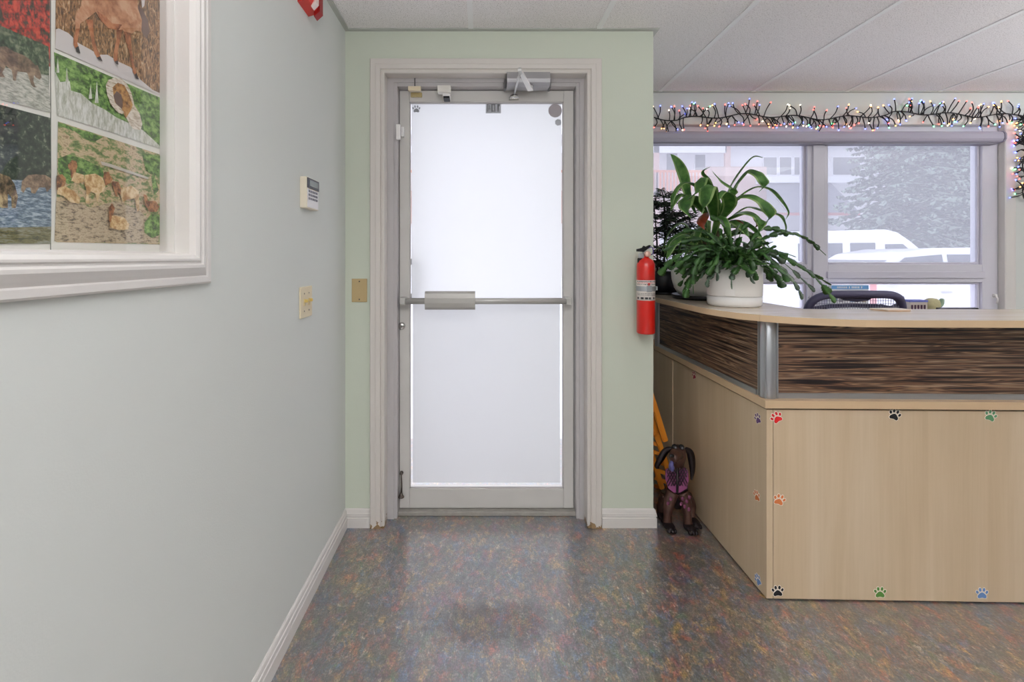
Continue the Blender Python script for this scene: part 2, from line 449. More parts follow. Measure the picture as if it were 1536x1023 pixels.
MB().box(gl+.008, gr-.008, DY+.0195, DY+.0205, zs, gt-.006).build('upper_film', FILM_U, door)
MB().box(gl+.014, gr-.016, DY+.0195, DY+.0205, gb_+.022, zs).build('lower_film', FILM_L, door)
# push bar with cover and end brackets
zb = CAMZ-(451.6-CY)*2.30/F; YBAR = 2.30
xa, xb = (600-CX)*YBAR/F, (856.6-CX)*YBAR/F
mb = MB()
mb.tube([(xa, YBAR, zb), (xb, YBAR, zb)], .0155, 16)
mb.build('push_bar', SILVER_D, door)
for x in (xa+.014, xb-.012):
    mb = MB(); mb.box(x-.014, x+.014, YBAR-.016, DY, zb-.018, zb+.018, bev=.004); mb.build('bar_bracket', SILVER_D, door)
mb = MB()
x0, x1 = (637-CX)*2.26/F, (712.7-CX)*2.26/F; zc = CAMZ-(451-CY)*2.26/F
pr = [(0, -.044), (.020, -.045), (.031, -.034), (.036, -.012), (.036, .012), (.031, .034), (.020, .045), (0, .044)]
mb.prism([(x0, 2.292-a, zc+b) for a, b in pr], (x1-x0, 0, 0))
mb.build('bar_cover', mat('bar_cover_grey', rgb(178, 175, 170), .42, metal=.25), door)
mb = MB()
pz = CAMZ-(489-CY)*2.355/F; px_ = (602.4-CX)*2.355/F
mb.lathe([(.0, -.016), (.014, -.016), (.0185, -.010), (.0185, 0)], (px_, DY, pz), 24, axis='Y')
mb.box(px_-.0015, px_+.0015, DY-.0168, DY-.0158, pz-.006, pz+.006, 1)
mb.build('lock_cylinder', [CHROME, BLACK], door)
mb = MB()
fx = (602-CX)*2.35/F
z1, z0 = CAMZ-(710-CY)*2.35/F, CAMZ-(745-CY)*2.35/F
mb.lathe([(0, -.014), (.008, -.014), (.009, 0)], (fx, DY, z1), 16, axis='Y')
mb.tube([(fx, DY-.012, z1), (fx+.002, DY-.014, (z0+z1)/2), (fx, DY-.012, z0+.012)], [.0035, .0045, .005], 8)
mb.lathe([(0, .024), (.006, .022), (.010, .010), (.0155, .004), (.0155, 0)], (fx, DY-.016, z0), 16)
mb.build('foot_bolt', RUST, door)
# outside pull handle (its blurred shape shows through the film)
mb = MB()
hx = (623-CX)*2.44/F
mb.tube(smooth_path([(hx-.022, DY+.045, 1.27), (hx, DY+.085, 1.265), (hx, DY+.085, 1.12), (hx-.022, DY+.045, 1.09)], 5), .014, 10)
mb.build('outside_handle', BLACK, door)
# small decals at the head of the glass
def film_pt(px, py, y=DY+.0185): return P(px, py, y)
def paw_polys(c, s, rot=0):
    """pads of a paw print in 2D"""
    out = []
    def el(cx, cy, rx, ry, a, n=14):
        return [(cx+rx*math.cos(t)*math.cos(a)-ry*math.sin(t)*math.sin(a), cy+rx*math.cos(t)*math.sin(a)+ry*math.sin(t)*math.cos(a)) for t in [2*PI*i/n for i in range(n)]]
    pad = [(-.42, -.12), (-.30, .02), (-.14, .16), (0, .21), (.14, .16), (.30, .02), (.42, -.12), (.44, -.30), (.32, -.40), (.14, -.36), (0, -.33), (-.14, -.36), (-.32, -.40), (-.44, -.30)]
    for q in (pad, el(-.47, .22, .12, .17, .45), el(-.19, .46, .125, .19, .12), el(.19, .46, .125, .19, -.12), el(.47, .22, .12, .17, -.45)):
        cr, sr = math.cos(rot), math.sin(rot)
        out.append([(c[0]+s*(x*cr-y*sr), c[1]+s*(x*sr+y*cr)) for x, y in q])
    return out
GREYD = make_film_mat('grey_decal', .8, (.42, .42, .44, 1)); GREYL = make_film_mat('light_grey_decal', .8, (.6, .6, .6, 1)); GREYM = make_film_mat('taupe_decal', .8, (.56, .51, .5, 1))
mb = MB(); c = film_pt(624.5, 164.5)
for i, q in enumerate(paw_polys((0, 0), .034)):
    mb.prism([(c.x+a, c.y, c.z+b) for a, b in q], (0, -.0006, 0))
tag(mb.build('paw_decal', GREYD, door), 'small grey paw print decal')
mb = MB(); c = film_pt(740, 162)
mb.box(c.x-.039, c.x+.039, c.y-.0006, c.y, c.z-.027, c.z+.027)
def digit(kind, cx, mi):
    s = .019; y0, y1 = c.y-.0012, c.y-.0006
    if kind == '1':
        mb.box(cx-.004, cx+.004, y0, y1, c.z-s, c.z+s, mi); mb.box(cx+.004, cx+.009, y0, y1, c.z+.008, c.z+s, mi)   # seen from the back
    elif kind == '0':
        mb.box(cx-.010, cx-.004, y0, y1, c.z-s, c.z+s, mi); mb.box(cx+.004, cx+.010, y0, y1, c.z-s, c.z+s, mi)
        mb.box(cx-.004, cx+.004, y0, y1, c.z+s-.006, c.z+s, mi); mb.box(cx-.004, cx+.004, y0, y1, c.z-s, c.z-s+.006, mi)
    else:
        mb.box(cx-.008, cx-.002, y0, y1, c.z-s, c.z+s, mi); mb.box(cx-.002, cx+.010, y0, y1, c.z-.008, c.z-.002, mi); mb.box(cx+.002, cx+.007, y0, y1, c.z-.002, c.z+.014, mi)
digit('4', -.024+c.x, 1); digit('0', c.x, 1); digit('1', c.x+.024, 1)
tag(mb.build('number_decal', [GREYL, make_film_mat('grey_numeral', .8, (.42, .42, .42, 1))], door), 'grey street number decal read from behind')
mb = MB(); c = film_pt(832.7, 166)
mb.lathe([(0, -.0008), (.0345, -.0008), (.0345, 0)], tuple(c), 40, axis='Y', smooth=False)
tag(mb.build('round_decal', GREYM, door), 'round taupe decal')
mb = MB(); c = film_pt(837.3, 183.6)
mb.lathe([(0, -.0008), (.0175, -.0008), (.0175, 0)], tuple(c), 7, axis='Y', smooth=False)
tag(mb.build('hexagonal_decal', GREYL, door), 'small pale six sided decal')

# door hardware on the frame
cl = thing('door_closer', (.22, FY, 2.14), 'grey metal door closer with folding arm on the door head', 'door closer')
mb = MB()
bx0, bx1, bz0, bz1 = .122, .326, 2.112, 2.178
pr = [(0, bz0+.008), (.085, bz0), (.108, bz0+.010), (.113, bz0+.026), (.104, bz1-.006), (.09, bz1), (.0, bz1)]
mb.prism([(bx0, FY-a, b) for a, b in pr], (bx1-bx0, 0, 0))
mb.build('body', mat('closer_grey', rgb(164, 162, 164), .4, metal=.35), cl)
for x in (bx0-.012, bx1+.002):
    mb = MB(); mb.box(x, x+.010, FY-.05, FY, bz0+.004, bz1-.016, bev=.002); mb.build('end_bracket', mat('closer_dark', rgb(112, 110, 112), .45, metal=.4), cl)
mb = MB()
pin = V((.235, 2.232, bz0)); knk = P(780, 108, 2.0); knk.z = 2.092; sho = V((.164, 2.33, 2.1045))
mb.lathe([(.0, -.02), (.010, -.02), (.012, 0)], (pin.x, pin.y, bz0+.002), 14)
d = (knk-V((pin.x, pin.y, 2.092))).normalized(); s = V((-d.y, d.x, 0))
A = V((pin.x, pin.y, 2.090))
mb.prism([A+s*.013, A-s*.013, knk-s*.008+d*.01, knk+s*.008+d*.01], (0, 0, .007))
mb.build('main_arm', WHITEP, cl)
mb = MB()
mb.tube([knk+V((0, 0, -.006)), knk+(sho-knk)*.6, sho], [.0055, .0055, .004], 8)
mb.lathe([(0, -.012), (.007, -.012), (.007, .014), (0, .014)], tuple(knk), 12)
mb.build('forearm', mat('closer_arm_steel', rgb(206, 206, 206), .35, metal=.4), cl)
mb = MB()
mb.lathe([(0, .010), (.008, .009), (.020, .002), (.0235, -.005), (.0235, -.010), (0, -.010)], (sho.x, sho.y-.002, sho.z-.004), 18)
mb.box(sho.x-.024, sho.x+.024, sho.y+.012, DY, sho.z-.016, sho.z-.004)
mb.build('arm_shoe', CHROME, cl)

t = thing('door_bell_contact', (-.33, FY, 2.13), 'small cream box contact with a black wire over the door head', 'sensor')
a, b = P(612, 129, 2.285), P(631, 141, 2.285)
MB().box(a.x, b.x, a.y, FY-.006, b.z+.018, a.z, bev=.002).build('upper_block', IVORY, t)
MB().box(a.x+.004, b.x-.002, DY-.014, DY, b.z+.008, b.z+.030, bev=.002).build('lower_block', mat('brass_block', rgb(196, 178, 130), .4, metal=.3), t)
MB().tube([((a.x+b.x)/2, FY-.009, a.z-.002), ((a.x+b.x)/2, FY-.009, DZ)], .0022, 6).build('wire', BLACK, t)
t = thing('door_sensor', (-.17, FY, 2.13), 'white boxy sensor with a dark lens on the door head', 'sensor')
a, b = P(656, 127.5, 2.27), P(676, 138, 2.27)
MB().box(a.x, b.x, a.y, FY-.006, b.z, a.z, bev=.003).build('housing', OFFW, t)
a2, b2 = P(664, 138, 2.285), P(675, 144, 2.285)
MB().box(a2.x, b2.x, a2.y, FY+.045, b2.z, a2.z, bev=.002).build('lower_housing', WHITEP, t)
MB().box(a2.x+.003, b2.x-.003, a2.y-.001, FY+.03, b2.z-.010, b2.z, bev=.001).build('lens', BLACK, t)
t = thing('alarm_contact', (-.40, FY, 1.92), 'white two piece alarm contact on the left door jamb', 'sensor')
a, b = P(594, 186, 2.29), P(600.2, 209, 2.29)
MB().box(a.x, b.x, a.y, FY-.006, b.z, a.z, bev=.002).build('switch_block', WHITEP, t)
a, b = P(601.2, 190, 2.33), P(605.8, 204, 2.33)
MB().box(a.x, b.x, a.y, DY, b.z, a.z, bev=.002).build('magnet_block', WHITEP, t)

# plates and devices on the walls
a, b = P(528, 418, YB), P(551, 453, YB)
t = thing('blank_wall_plate', (a.x, YB, b.z), 'tan blank wall plate beside the door casing', 'wall plate')
mb = MB(); mb.box(a.x, b.x, YB-.006, YB, b.z, a.z, bev=.002); mb.build('plate', TAN, t)
for z in (b.z+.013, a.z-.013):
    MB().lathe([(0, -.0075), (.003, -.0072), (.0035, -.006)], ((a.x+b.x)/2, YB, z), 10, axis='Y').build('screw', RUST, t)
t = thing('light_switch', (XL, 1.73, 1.13), 'cream double light switch plate on the left wall', 'light switch')
MB().box(XL, XL+.006, 1.674, 1.788, 1.073, 1.187, bev=.002).build('plate', IVORY, t)
for y in (1.708, 1.754):
    MB().box(XL+.005, XL+.009, y-.006, y+.006, 1.117, 1.143).build('toggle_slot', mat('toggle_cream', rgb(206, 186, 140), .4), t)
    MB().box(XL+.006, XL+.020, y-.004, y+.004, 1.130, 1.141, bev=.001).build('toggle', mat('toggle_yellow', rgb(204, 176, 96), .4), t)
    for z in (1.098, 1.162):
        MB().lathe([(0, .0078), (.0028, .0074), (.003, .005)], (XL, y, z), 8, axis='X').build('screw', RUST, t)
t = thing('alarm_keypad', (XL, 1.74, 1.47), 'cream alarm keypad with a grey display on the left wall', 'keypad')
KX = XL+.024
MB().box(XL-.002, KX, 1.683, 1.806, 1.474, 1.588, bev=.003).build('housing', mat('keypad_cream', rgb(226, 216, 196), .45), t)
MB().box(KX-.001, KX+.001, 1.690, 1.801, 1.478, 1.545).build('button_panel', mat('keypad_panel', rgb(232, 230, 232), .4), t)
MB().box(KX-.001, KX+.0035, 1.688, 1.803, 1.548, 1.585, bev=.001).build('display_surround', mat('keypad_dark', rgb(62, 62, 74), .4), t)
MB().box(KX+.003, KX+.0045, 1.702, 1.790, 1.556, 1.578).build('display', mat('keypad_lcd', rgb(132, 140, 142), .2), t)
for r_ in range(3):
    for c_ in range(5):
        y = 1.706+c_*.019; z = 1.5375-r_*.0135
        MB().box(KX, KX+.003, y-.0065, y+.0065, z-.004, z+.004, bev=.001).build('button', mat('keypad_button', rgb(120, 118, 128), .5), t)
t = thing('fire_alarm_strobe', (XL, 1.74, 2.19), 'red fire alarm strobe high on the left wall', 'fire alarm')
mb = MB()
mb.prism([(XL, 1.66, 2.205), (XL+.036, 1.66, 2.215), (XL+.046, 1.66, 2.235), (XL+.046, 1.66, 2.33), (XL, 1.66, 2.34)], (0, .105, 0))
mb.build('housing', RED, t)
mb = MB(); mb.prism([(XL+.028, 1.745, 2.196), (XL+.050, 1.745, 2.216), (XL+.050, 1.745, 2.30), (XL+.028, 1.745, 2.31)], (0, .035, 0)); mb.build('horn_grille', mat('red_dark', rgb(150, 18, 14), .4), t)
mb = MB(); mb.prism([(XL+.034, 1.700, 2.209), (XL+.052, 1.700, 2.228), (XL+.052, 1.700, 2.31), (XL+.034, 1.700, 2.31)], (0, .03, 0)); mb.build('strobe_lens', mat('strobe_clear', rgb(236, 214, 206), .1), t)

# ------------------------------------------------------------------ interior window with posters on the left
fml = lambda a, b, h: V((XL+h, a, b))
mb = MB()
prof = [(-.007, -.074), (-.007, -.03), (-.003, -.03), (-.003, .002), (.001, .014), (.008, .019), (.012, .019), (.015, .016), (.018, .016), (.022, .020), (.028, .020), (.040, .014), (.047, .010), (.050, .013), (.062, .013), (.066, .010), (.066, 0)]
w2 = thing('window_2', (XL, .6, PZ0), 'white moulded interior window frame on the left wall', 'window', kind='structure')
frame_sweep(PY0, PY1, PZ0, PZ1, prof, fml, True, mb).build('casing', WHITE, w2)
MB().box(XL-.120, XL-.075, PY0, PY1, PZ0, PZ1).build('dark_backing', DARKGAP, w2)
MB().box(XL-.048, XL-.045, PY0, PY1, PZ0, PZ1).build('glass', PICGLASS, w2)
XP = XL-.062
def PP(px, py, lift=0):
    x = XP+lift; y = x*F/(px-CX)
    return V((x, y, CAMZ-(py-CY)*y/F))
mulP = dict(
 autumn=patchy('print_autumn', [(.35, rgb(52, 60, 50)), (.47, rgb(120, 58, 50)), (.55, rgb(176, 52, 42)), (.66, rgb(196, 84, 66))], (60, 60, 40), 1.5),
 bush=patchy('print_bush', [(.35, rgb(38, 52, 36)), (.5, rgb(70, 88, 66)), (.65, rgb(124, 132, 106))], (60, 60, 60), 1.5),
 gravel=patchy('print_gravel', [(.35, rgb(138, 138, 128)), (.5, rgb(176, 176, 164)), (.65, rgb(204, 202, 192))], (60, 60, 200), 1.2),
 bear=patchy('print_bear', [(.35, rgb(84, 68, 58)), (.5, rgb(124, 102, 84)), (.68, rgb(168, 144, 118))], (40, 40, 40), 1.0),
 bear2=patchy('print_bear_pale', [(.35, rgb(50, 40, 34)), (.5, rgb(128, 106, 80)), (.62, rgb(190, 170, 130))], (30, 30, 30), 1.0),
 dark=patchy('print_dark_wood', [(.4, rgb(38, 46, 42)), (.6, rgb(62, 72, 62)), (.72, rgb(140, 144, 124))], (70, 70, 70), 1.3),
 water=patchy('print_water', [(.35, rgb(70, 88, 106)), (.5, rgb(112, 130, 146)), (.64, rgb(172, 184, 194))], (40, 40, 160), 1.2),
 shore=patchy('print_shore', [(.35, rgb(70, 70, 52)), (.5, rgb(118, 112, 74)), (.65, rgb(140, 142, 130))], (30, 30, 140), 1.2),
 bracken=patchy('print_bracken', [(.35, rgb(70, 52, 38)), (.48, rgb(126, 92, 58)), (.58, rgb(166, 120, 74)), (.7, rgb(194, 172, 140))], (90, 90, 30), 1.6, dist=1.5),
 snow=mat('print_snow', rgb(206, 200, 198), .6, nscale=60, namt=.05),
 elk=patchy('print_elk', [(.35, rgb(150, 96, 62)), (.5, rgb(184, 132, 96)), (.65, rgb(200, 160, 128))], (16, 16, 16), 1.0),
 elkleg=patchy('print_elk_leg', [(.35, rgb(120, 66, 40)), (.5, rgb(168, 102, 62)), (.65, rgb(186, 124, 84))], (30, 30, 20), 1.0),
 hoof=mat('print_hoof', rgb(58, 52, 56), .6), mane=mat('print_mane', rgb(108, 84, 74), .6, nscale=50, namt=.3),
 greens=patchy('print_greens', [(.35, rgb(52, 74, 34)), (.5, rgb(92, 132, 58)), (.65, rgb(140, 172, 96))], (50, 50, 70), 1.2),
 frost=patchy('print_frost', [(.35, rgb(168, 170, 152)), (.5, rgb(200, 200, 190)), (.65, rgb(220, 220, 214))], (140, 140, 40), 1.2),
 horn=patchy('print_horn', [(.35, rgb(172, 152, 126)), (.5, rgb(212, 200, 182)), (.65, rgb(226, 218, 206))], (50, 50, 200), 1.2),
 hornb=patchy('print_horn_brown', [(.35, rgb(110, 74, 36)), (.5, rgb(170, 120, 64)), (.65, rgb(194, 152, 92))], (60, 60, 60), 1.2),
 slope=patchy('print_slope', [(.30, rgb(78, 104, 50)), (.44, rgb(124, 142, 84)), (.5, rgb(184, 160, 124)), (.6, rgb(204, 184, 150)), (.7, rgb(150, 124, 92))], (36, 36, 70), 1.1),
 rocks=patchy('print_rocks', [(.33, rgb(92, 80, 66)), (.45, rgb(168, 150, 122)), (.58, rgb(196, 180, 152)), (.7, rgb(142, 124, 98))], (50, 50, 140), 1.2),
 sheep=patchy('print_sheep', [(.35, rgb(168, 124, 72)), (.5, rgb(206, 176, 126)), (.65, rgb(224, 204, 166))], (50, 50, 50), 1.0),
 sheeph=patchy('print_sheep_head', [(.35, rgb(92, 58, 36)), (.5, rgb(150, 98, 58)), (.65, rgb(182, 130, 84))], (70, 70, 70), 1.0),
 log=mat('print_log', rgb(196, 188, 176), .6))
PAPER = mat('poster_paper', rgb(226, 224, 216), .6)
def photo(parent, name, layers, scale=1, ox=0, oy=0, label=None):
    mb = MB(); mats = []
    for i, (mk, pts, s, o1, o2) in enumerate(layers):
        m_ = mulP[mk]
        if m_ not in mats: mats.append(m_)
        mb.flat([PP(o1+x*s, o2+y*s, .0008+.0002*i) for x, y in pts], mats.index(m_))
    return tag(mb.build(name, mats, parent), label)
def paper(parent, pts):
    mb = MB(); q = [PP(x, y) for x, y in pts]; mb.prism(q, (-.0008, 0, 0)); return mb.build('paper', PAPER, parent)
po = thing('wildlife_poster', tuple(PP(160, 368)), 'poster with elk and wild sheep photographs at the right of the wall frame', 'poster', 'wildlife posters')
yl, yr = XP*F/(77-CX), XP*F/(243.5-CX)
mb = MB(); mb.box(XP-.0008, XP, yl, yr, PZ0+.002, 2.12); mb.build('paper', PAPER, po)
E3 = (.1466, 75, 0); R4 = (.1564, 75, 70); S5 = (.2053, 75, 170)
def Ly(k, pts, t): return (k, pts, *t)
I = (1, 0, 0)
photo(po, 'elk_photograph', [
 Ly('bracken', [(84, -70), (241, -140), (241.5, 143.5), (83, 73)], I),
 Ly('snow', [(90, 290), (190, 340), (290, 440), (400, 500), (500, 560), (590, 560), (700, 630), (830, 690), (920, 810), (1050, 920), (1130, 955), (1135, 978), (600, 740), (55, 495), (60, 300)], E3),
 Ly('elkleg', [(370, 200), (400, 300), (430, 450), (455, 550), (490, 605), (530, 610), (510, 560), (480, 500), (450, 380), (440, 200)], E3),
 Ly('elkleg', [(680, 300), (680, 400), (655, 520), (650, 610), (670, 645), (700, 650), (690, 600), (695, 520), (720, 400), (745, 300)], E3),
 Ly('mane', [(860, 0), (940, 90), (1000, 200), (1020, 330), (985, 395), (940, 330), (920, 200)], E3),
 Ly('elk', [(340, -300), (320, 60), (270, 130), (255, 220), (268, 300), (305, 300), (310, 240), (380, 190), (470, 120), (520, 210), (600, 285), (680, 310), (745, 300), (760, 330), (830, 350), (880, 310), (935, 325), (940, 200), (900, 90), (880, -300)], E3),
 Ly('elkleg', [(268, 295), (240, 400), (240, 460), (265, 500), (290, 480), (280, 440), (300, 330), (306, 290)], E3),
 Ly('elkleg', [(755, 320), (770, 400), (810, 520), (835, 640), (850, 740), (872, 770), (885, 740), (865, 690), (850, 600), (830, 470), (830, 340)], E3),
 Ly('elkleg', [(480, 110), (520, 210), (600, 290), (700, 310), (740, 250), (640, 240), (560, 160)], E3),
 Ly('hoof', [(262, 490), (272, 530), (312, 550), (292, 470)], E3), Ly('hoof', [(478, 590), (500, 612), (540, 628), (512, 575)], E3),
 Ly('hoof', [(662, 630), (678, 655), (702, 662), (692, 620)], E3), Ly('hoof', [(865, 765), (882, 805), (912, 815), (885, 745)], E3),
 Ly('snow', [(930, -40), (975, -40), (965, 60), (942, 82)], E3)], label='photograph of a tawny elk on snow')
photo(po, 'ram_photograph', [
 Ly('greens', [(81, 78), (241.5, 147), (241, 222.5), (86, 172)], I),
 Ly('frost', [(45, 230), (100, 340), (190, 330), (200, 420), (300, 450), (400, 540), (520, 600), (640, 680), (760, 735), (890, 800), (1000, 900), (1062, 960), (1062, 980), (560, 810), (72, 660)], R4),
 Ly('frost', [(60, 250), (75, 100), (90, 250)], R4), Ly('frost', [(150, 340), (160, 200), (180, 340)], R4), Ly('frost', [(430, 540), (450, 330), (465, 540)], R4), Ly('frost', [(370, 500), (390, 360), (405, 500)], R4),
 Ly('horn', [(535, 370), (560, 320), (620, 295), (690, 310), (740, 360), (780, 440), (810, 560), (860, 640), (885, 740), (870, 800), (800, 790), (760, 740), (715, 640), (660, 640), (600, 570), (550, 470)], R4),
 Ly('hornb', [(600, 390), (650, 345), (715, 370), (765, 470), (795, 560), (770, 620), (725, 690), (690, 600), (620, 540)], R4),
 Ly('mane', [(608, 470), (640, 425), (685, 460), (700, 560), (690, 600), (640, 570)], R4),
 Ly('horn', [(540, 420), (590, 430), (625, 540), (680, 590), (712, 630), (690, 648), (640, 620), (580, 550)], R4)], label='photograph of a ram with a curled horn')
photo(po, 'sheep_photograph', [
 Ly('slope', [(87, 182), (241, 232), (240.5, 366.5), (84, 363)], I),
 Ly('rocks', [(45, 640), (180, 640), (300, 690), (480, 640), (640, 700), (800, 840), (792, 950), (32, 935)], S5),
 Ly('greens', [(64, 66), (200, 112), (390, 172), (320, 212), (260, 190), (180, 130), (64, 92)], S5),
 Ly('greens', [(60, 330), (140, 300), (240, 330), (380, 400), (420, 540), (250, 480), (130, 520), (60, 430)], S5),
 Ly('greens', [(670, 290), (806, 310), (800, 470), (700, 420)], S5), Ly('greens', [(740, 470), (760, 440), (795, 560), (760, 600)], S5),
 Ly('greens', [(690, 800), (740, 735), (800, 745), (800, 890), (740, 910), (690, 870)], S5),
 Ly('log', [(370, 350), (440, 368), (720, 468), (715, 482), (430, 390), (380, 378)], S5),
 Ly('sheeph', [(130, 380), (160, 340), (195, 350), (200, 390), (190, 425), (175, 480), (152, 470), (150, 420), (135, 400)], S5),
 Ly('sheep', [(178, 430), (250, 450), (252, 500), (200, 512), (155, 492)], S5),
 Ly('sheeph', [(390, 470), (395, 430), (430, 426), (442, 460), (460, 480), (440, 510), (405, 530)], S5),
 Ly('sheep', [(255, 450), (330, 440), (385, 470), (405, 530), (390, 570), (365, 585), (345, 650), (335, 590), (300, 570), (280, 600), (290, 655), (260, 655), (268, 560), (252, 520)], S5),
 Ly('sheeph', [(48, 455), (90, 445), (118, 480), (110, 525), (70, 560), (50, 560)], S5),
 Ly('sheep', [(60, 545), (108, 530), (180, 570), (220, 620), (215, 660), (150, 650), (100, 605), (52, 590)], S5),
 Ly('sheeph', [(450, 495), (500, 500), (525, 560), (520, 600), (490, 570), (495, 612), (478, 600)], S5),
 Ly('sheep', [(518, 545), (600, 530), (650, 570), (652, 710), (636, 720), (620, 622), (560, 630), (532, 655), (518, 600)], S5),
 Ly('sheeph', [(430, 690), (452, 655), (475, 690), (460, 745), (452, 800), (432, 790)], S5),
 Ly('sheep', [(455, 745), (540, 760), (580, 810), (570, 850), (500, 852), (436, 832)], S5),
 Ly('sheeph', [(682, 590), (710, 600), (715, 640), (770, 640), (800, 680), (780, 720), (730, 720), (695, 670)], S5)], label='photograph of a flock of wild sheep on a rocky slope')
po = thing('wildlife_poster', tuple(PP(40, 366)), 'poster with brown bear photographs at the left of the wall frame', 'poster', 'wildlife posters')
mb = MB(); mb.box(XP-.0008, XP, .40, yl-.002, PZ0+.002, 2.12); mb.build('paper', PAPER, po)
B1 = (.1758, 0, 0); B2 = (.2344, 0, 150)
LX = -240
photo(po, 'bear_photograph', [
 Ly('autumn', [(LX, -130), (75, -70), (75, 100), (LX, 40)], I),
 Ly('bush', [(LX, 20), (0, 38), (73, 70), (74, 125), (0, 105), (LX, 90)], I),
 Ly('gravel', [(LX, 70), (0, 100), (73, 113), (76, 169), (0, 149), (LX, 95)], I),
 Ly('bear', [(-180, 470), (-60, 400), (50, 395), (120, 440), (200, 470), (260, 510), (300, 555), (322, 558), (340, 600), (355, 660), (340, 680), (305, 660), (290, 640), (285, 690), (300, 735), (320, 745), (285, 745), (265, 720), (240, 640), (230, 620), (150, 610), (140, 650), (135, 690), (110, 685), (110, 650), (100, 600), (50, 560), (20, 620), (45, 660), (-20, 655), (-60, 600), (-160, 600)], B1)], label='photograph of a brown bear on gravel')
photo(po, 'river_bear_photograph', [
 Ly('dark', [(LX, 103), (0, 157), (76, 177), (77, 285), (LX, 285)], I),
 Ly('water', [(LX, 262), (30, 270), (77, 277), (77, 346), (LX, 348)], I),
 Ly('shore', [(LX, 346), (77, 340), (76, 365.5), (LX, 366.5)], I),
 Ly('bear', [(135, 580), (140, 520), (180, 480), (230, 475), (290, 480), (325, 500), (328, 560), (300, 590), (290, 560), (250, 560), (225, 600), (200, 595), (195, 560), (170, 560), (150, 595)], B2),
 Ly('bear2', [(-80, 500), (0, 470), (60, 490), (95, 540), (115, 620), (100, 692), (75, 690), (72, 620), (50, 600), (50, 690), (10, 690), (-80, 640)], B2)], label='photograph of brown bears in a river')

# ------------------------------------------------------------------ the big window
wn = thing('window_1', (2.2, YW+.06, WZ0), 'white vinyl window behind the reception desk', 'window', kind='structure')
GY = YW+.064
def wb(mb, x0, x1, z0, z1, y0=GY-.03, y1=GY+.05, bev=.004): mb.box(x0, x1, y0, y1, z0, z1, 0, bev)
mb = MB()
zr0, zr1 = 1.1275, 1.2475; mx0, mx1 = 2.18, 2.318
wb(mb, WX0, WX0+.05, WZ0, WZ1); wb(mb, WX1-.105, WX1, WZ0, WZ1); wb(mb, WX0+.05, WX1-.105, WZ1-.08, WZ1); wb(mb, WX0+.05, WX1-.105, WZ0, WZ0+.04)
wb(mb, mx0+.03, mx1-.03, WZ0+.04, WZ1-.08, GY-.045, GY+.04)
wb(mb, mx0, mx1, WZ0+.04, WZ1-.08)
wb(mb, WX0+.05, mx0, zr0, zr1); wb(mb, mx1, WX1-.105, zr0, zr1)
mb.build('window_frame', VINYL, wn)
mb = MB()
for x0, x1 in ((WX0+.05, mx0), (mx1, WX1-.105)):
    for z0, z1 in ((WZ0+.04, zr0), (zr1, WZ1-.08)):
        q = .014
        for b_ in ((x0, x0+q, z0, z1), (x1-q, x1, z0, z1), (x0+q, x1-q, z0, z0+q), (x0+q, x1-q, z1-q, z1)): mb.box(b_[0], b_[1], GY-.012, GY+.02, b_[2], b_[3], 0, .003)
    mb.box(x0-.01, x1+.01, GY-.042, GY-.025, (zr0+zr1)/2-.032, (zr0+zr1)/2+.012, 0, .003)
mb.build('glazing_bead', mat('bead_vinyl', rgb(206, 203, 215), .4), wn)
for x0, x1 in ((WX0+.05, mx0), (mx1, WX1-.105)):
    MB().box(x0, x1, GY+.002, GY+.004, zr1, WZ1-.08).build('pane', PANE, wn)
    MB().box(x0, x1, GY+.002, GY+.004, WZ0+.04, zr0).build('pane', PANE_LOW, wn)
mb = MB(); mb.lathe([(0, -.018), (.010, -.016), (.012, 0)], (WX1-.028, GY-.03, 1.04), 12, axis='Y'); mb.tube([(WX1-.028, GY-.045, 1.04), (WX1-.03, GY-.055, 1.02), (WX1-.03, GY-.05, .99)], .005, 8)
mb.build('sash_latch', WHITEP, wn)
mb = MB(); frame_sweep(WX0, WX1, WZ0, WZ1, [(-.003, -.03), (-.003, .008), (.002, .013), (.05, .016), (.060, .016), (.066, .012), (.066, 0)], lambda a, b, h: V((a, YW-h, b)), True, mb)
struct(mb.build('trim_4', WHITE))
struct(MB().box(WX0-.09, WX1+.09, YW-.115, YW+.035, WZ0-.022, WZ0+.003, bev=.004).build('trim_5', WHITE))
# roller blind
rb = thing('roller_blind', (2.2, YW-.03, 2.1), 'rolled up grey roller blind cassette across the window top', 'window blind')
bz, br = 2.082, .04
mb = MB()
pr = [(-.024, .036), (.04, .036), (.04, -.032), (-.02, -.034), (-.036, -.028), (-.045, -.014), (-.045, .014), (-.038, .028)]
mb.prism([(WX0+.03, YW-.012+a, bz+b) for a, b in pr], (WX1-.03-(WX0+.03)-.03, 0, 0)); mb.build('cassette', BLIND, rb)
mb = MB(); mb.box(WX0+.03, WX1-.06, YW-.028, YW+.04, bz-.042, bz-.035); mb.build('bottom_bar', mat('blind_bar', rgb(128, 124, 136), .5), rb)
mb = MB(); mb.prism([(WX1-.06, YW-.012+a*1.12, bz+b*1.05) for a, b in pr], (.012, 0, 0)); mb.build('end_cap', mat('blind_end', rgb(142, 136, 150), .5), rb)

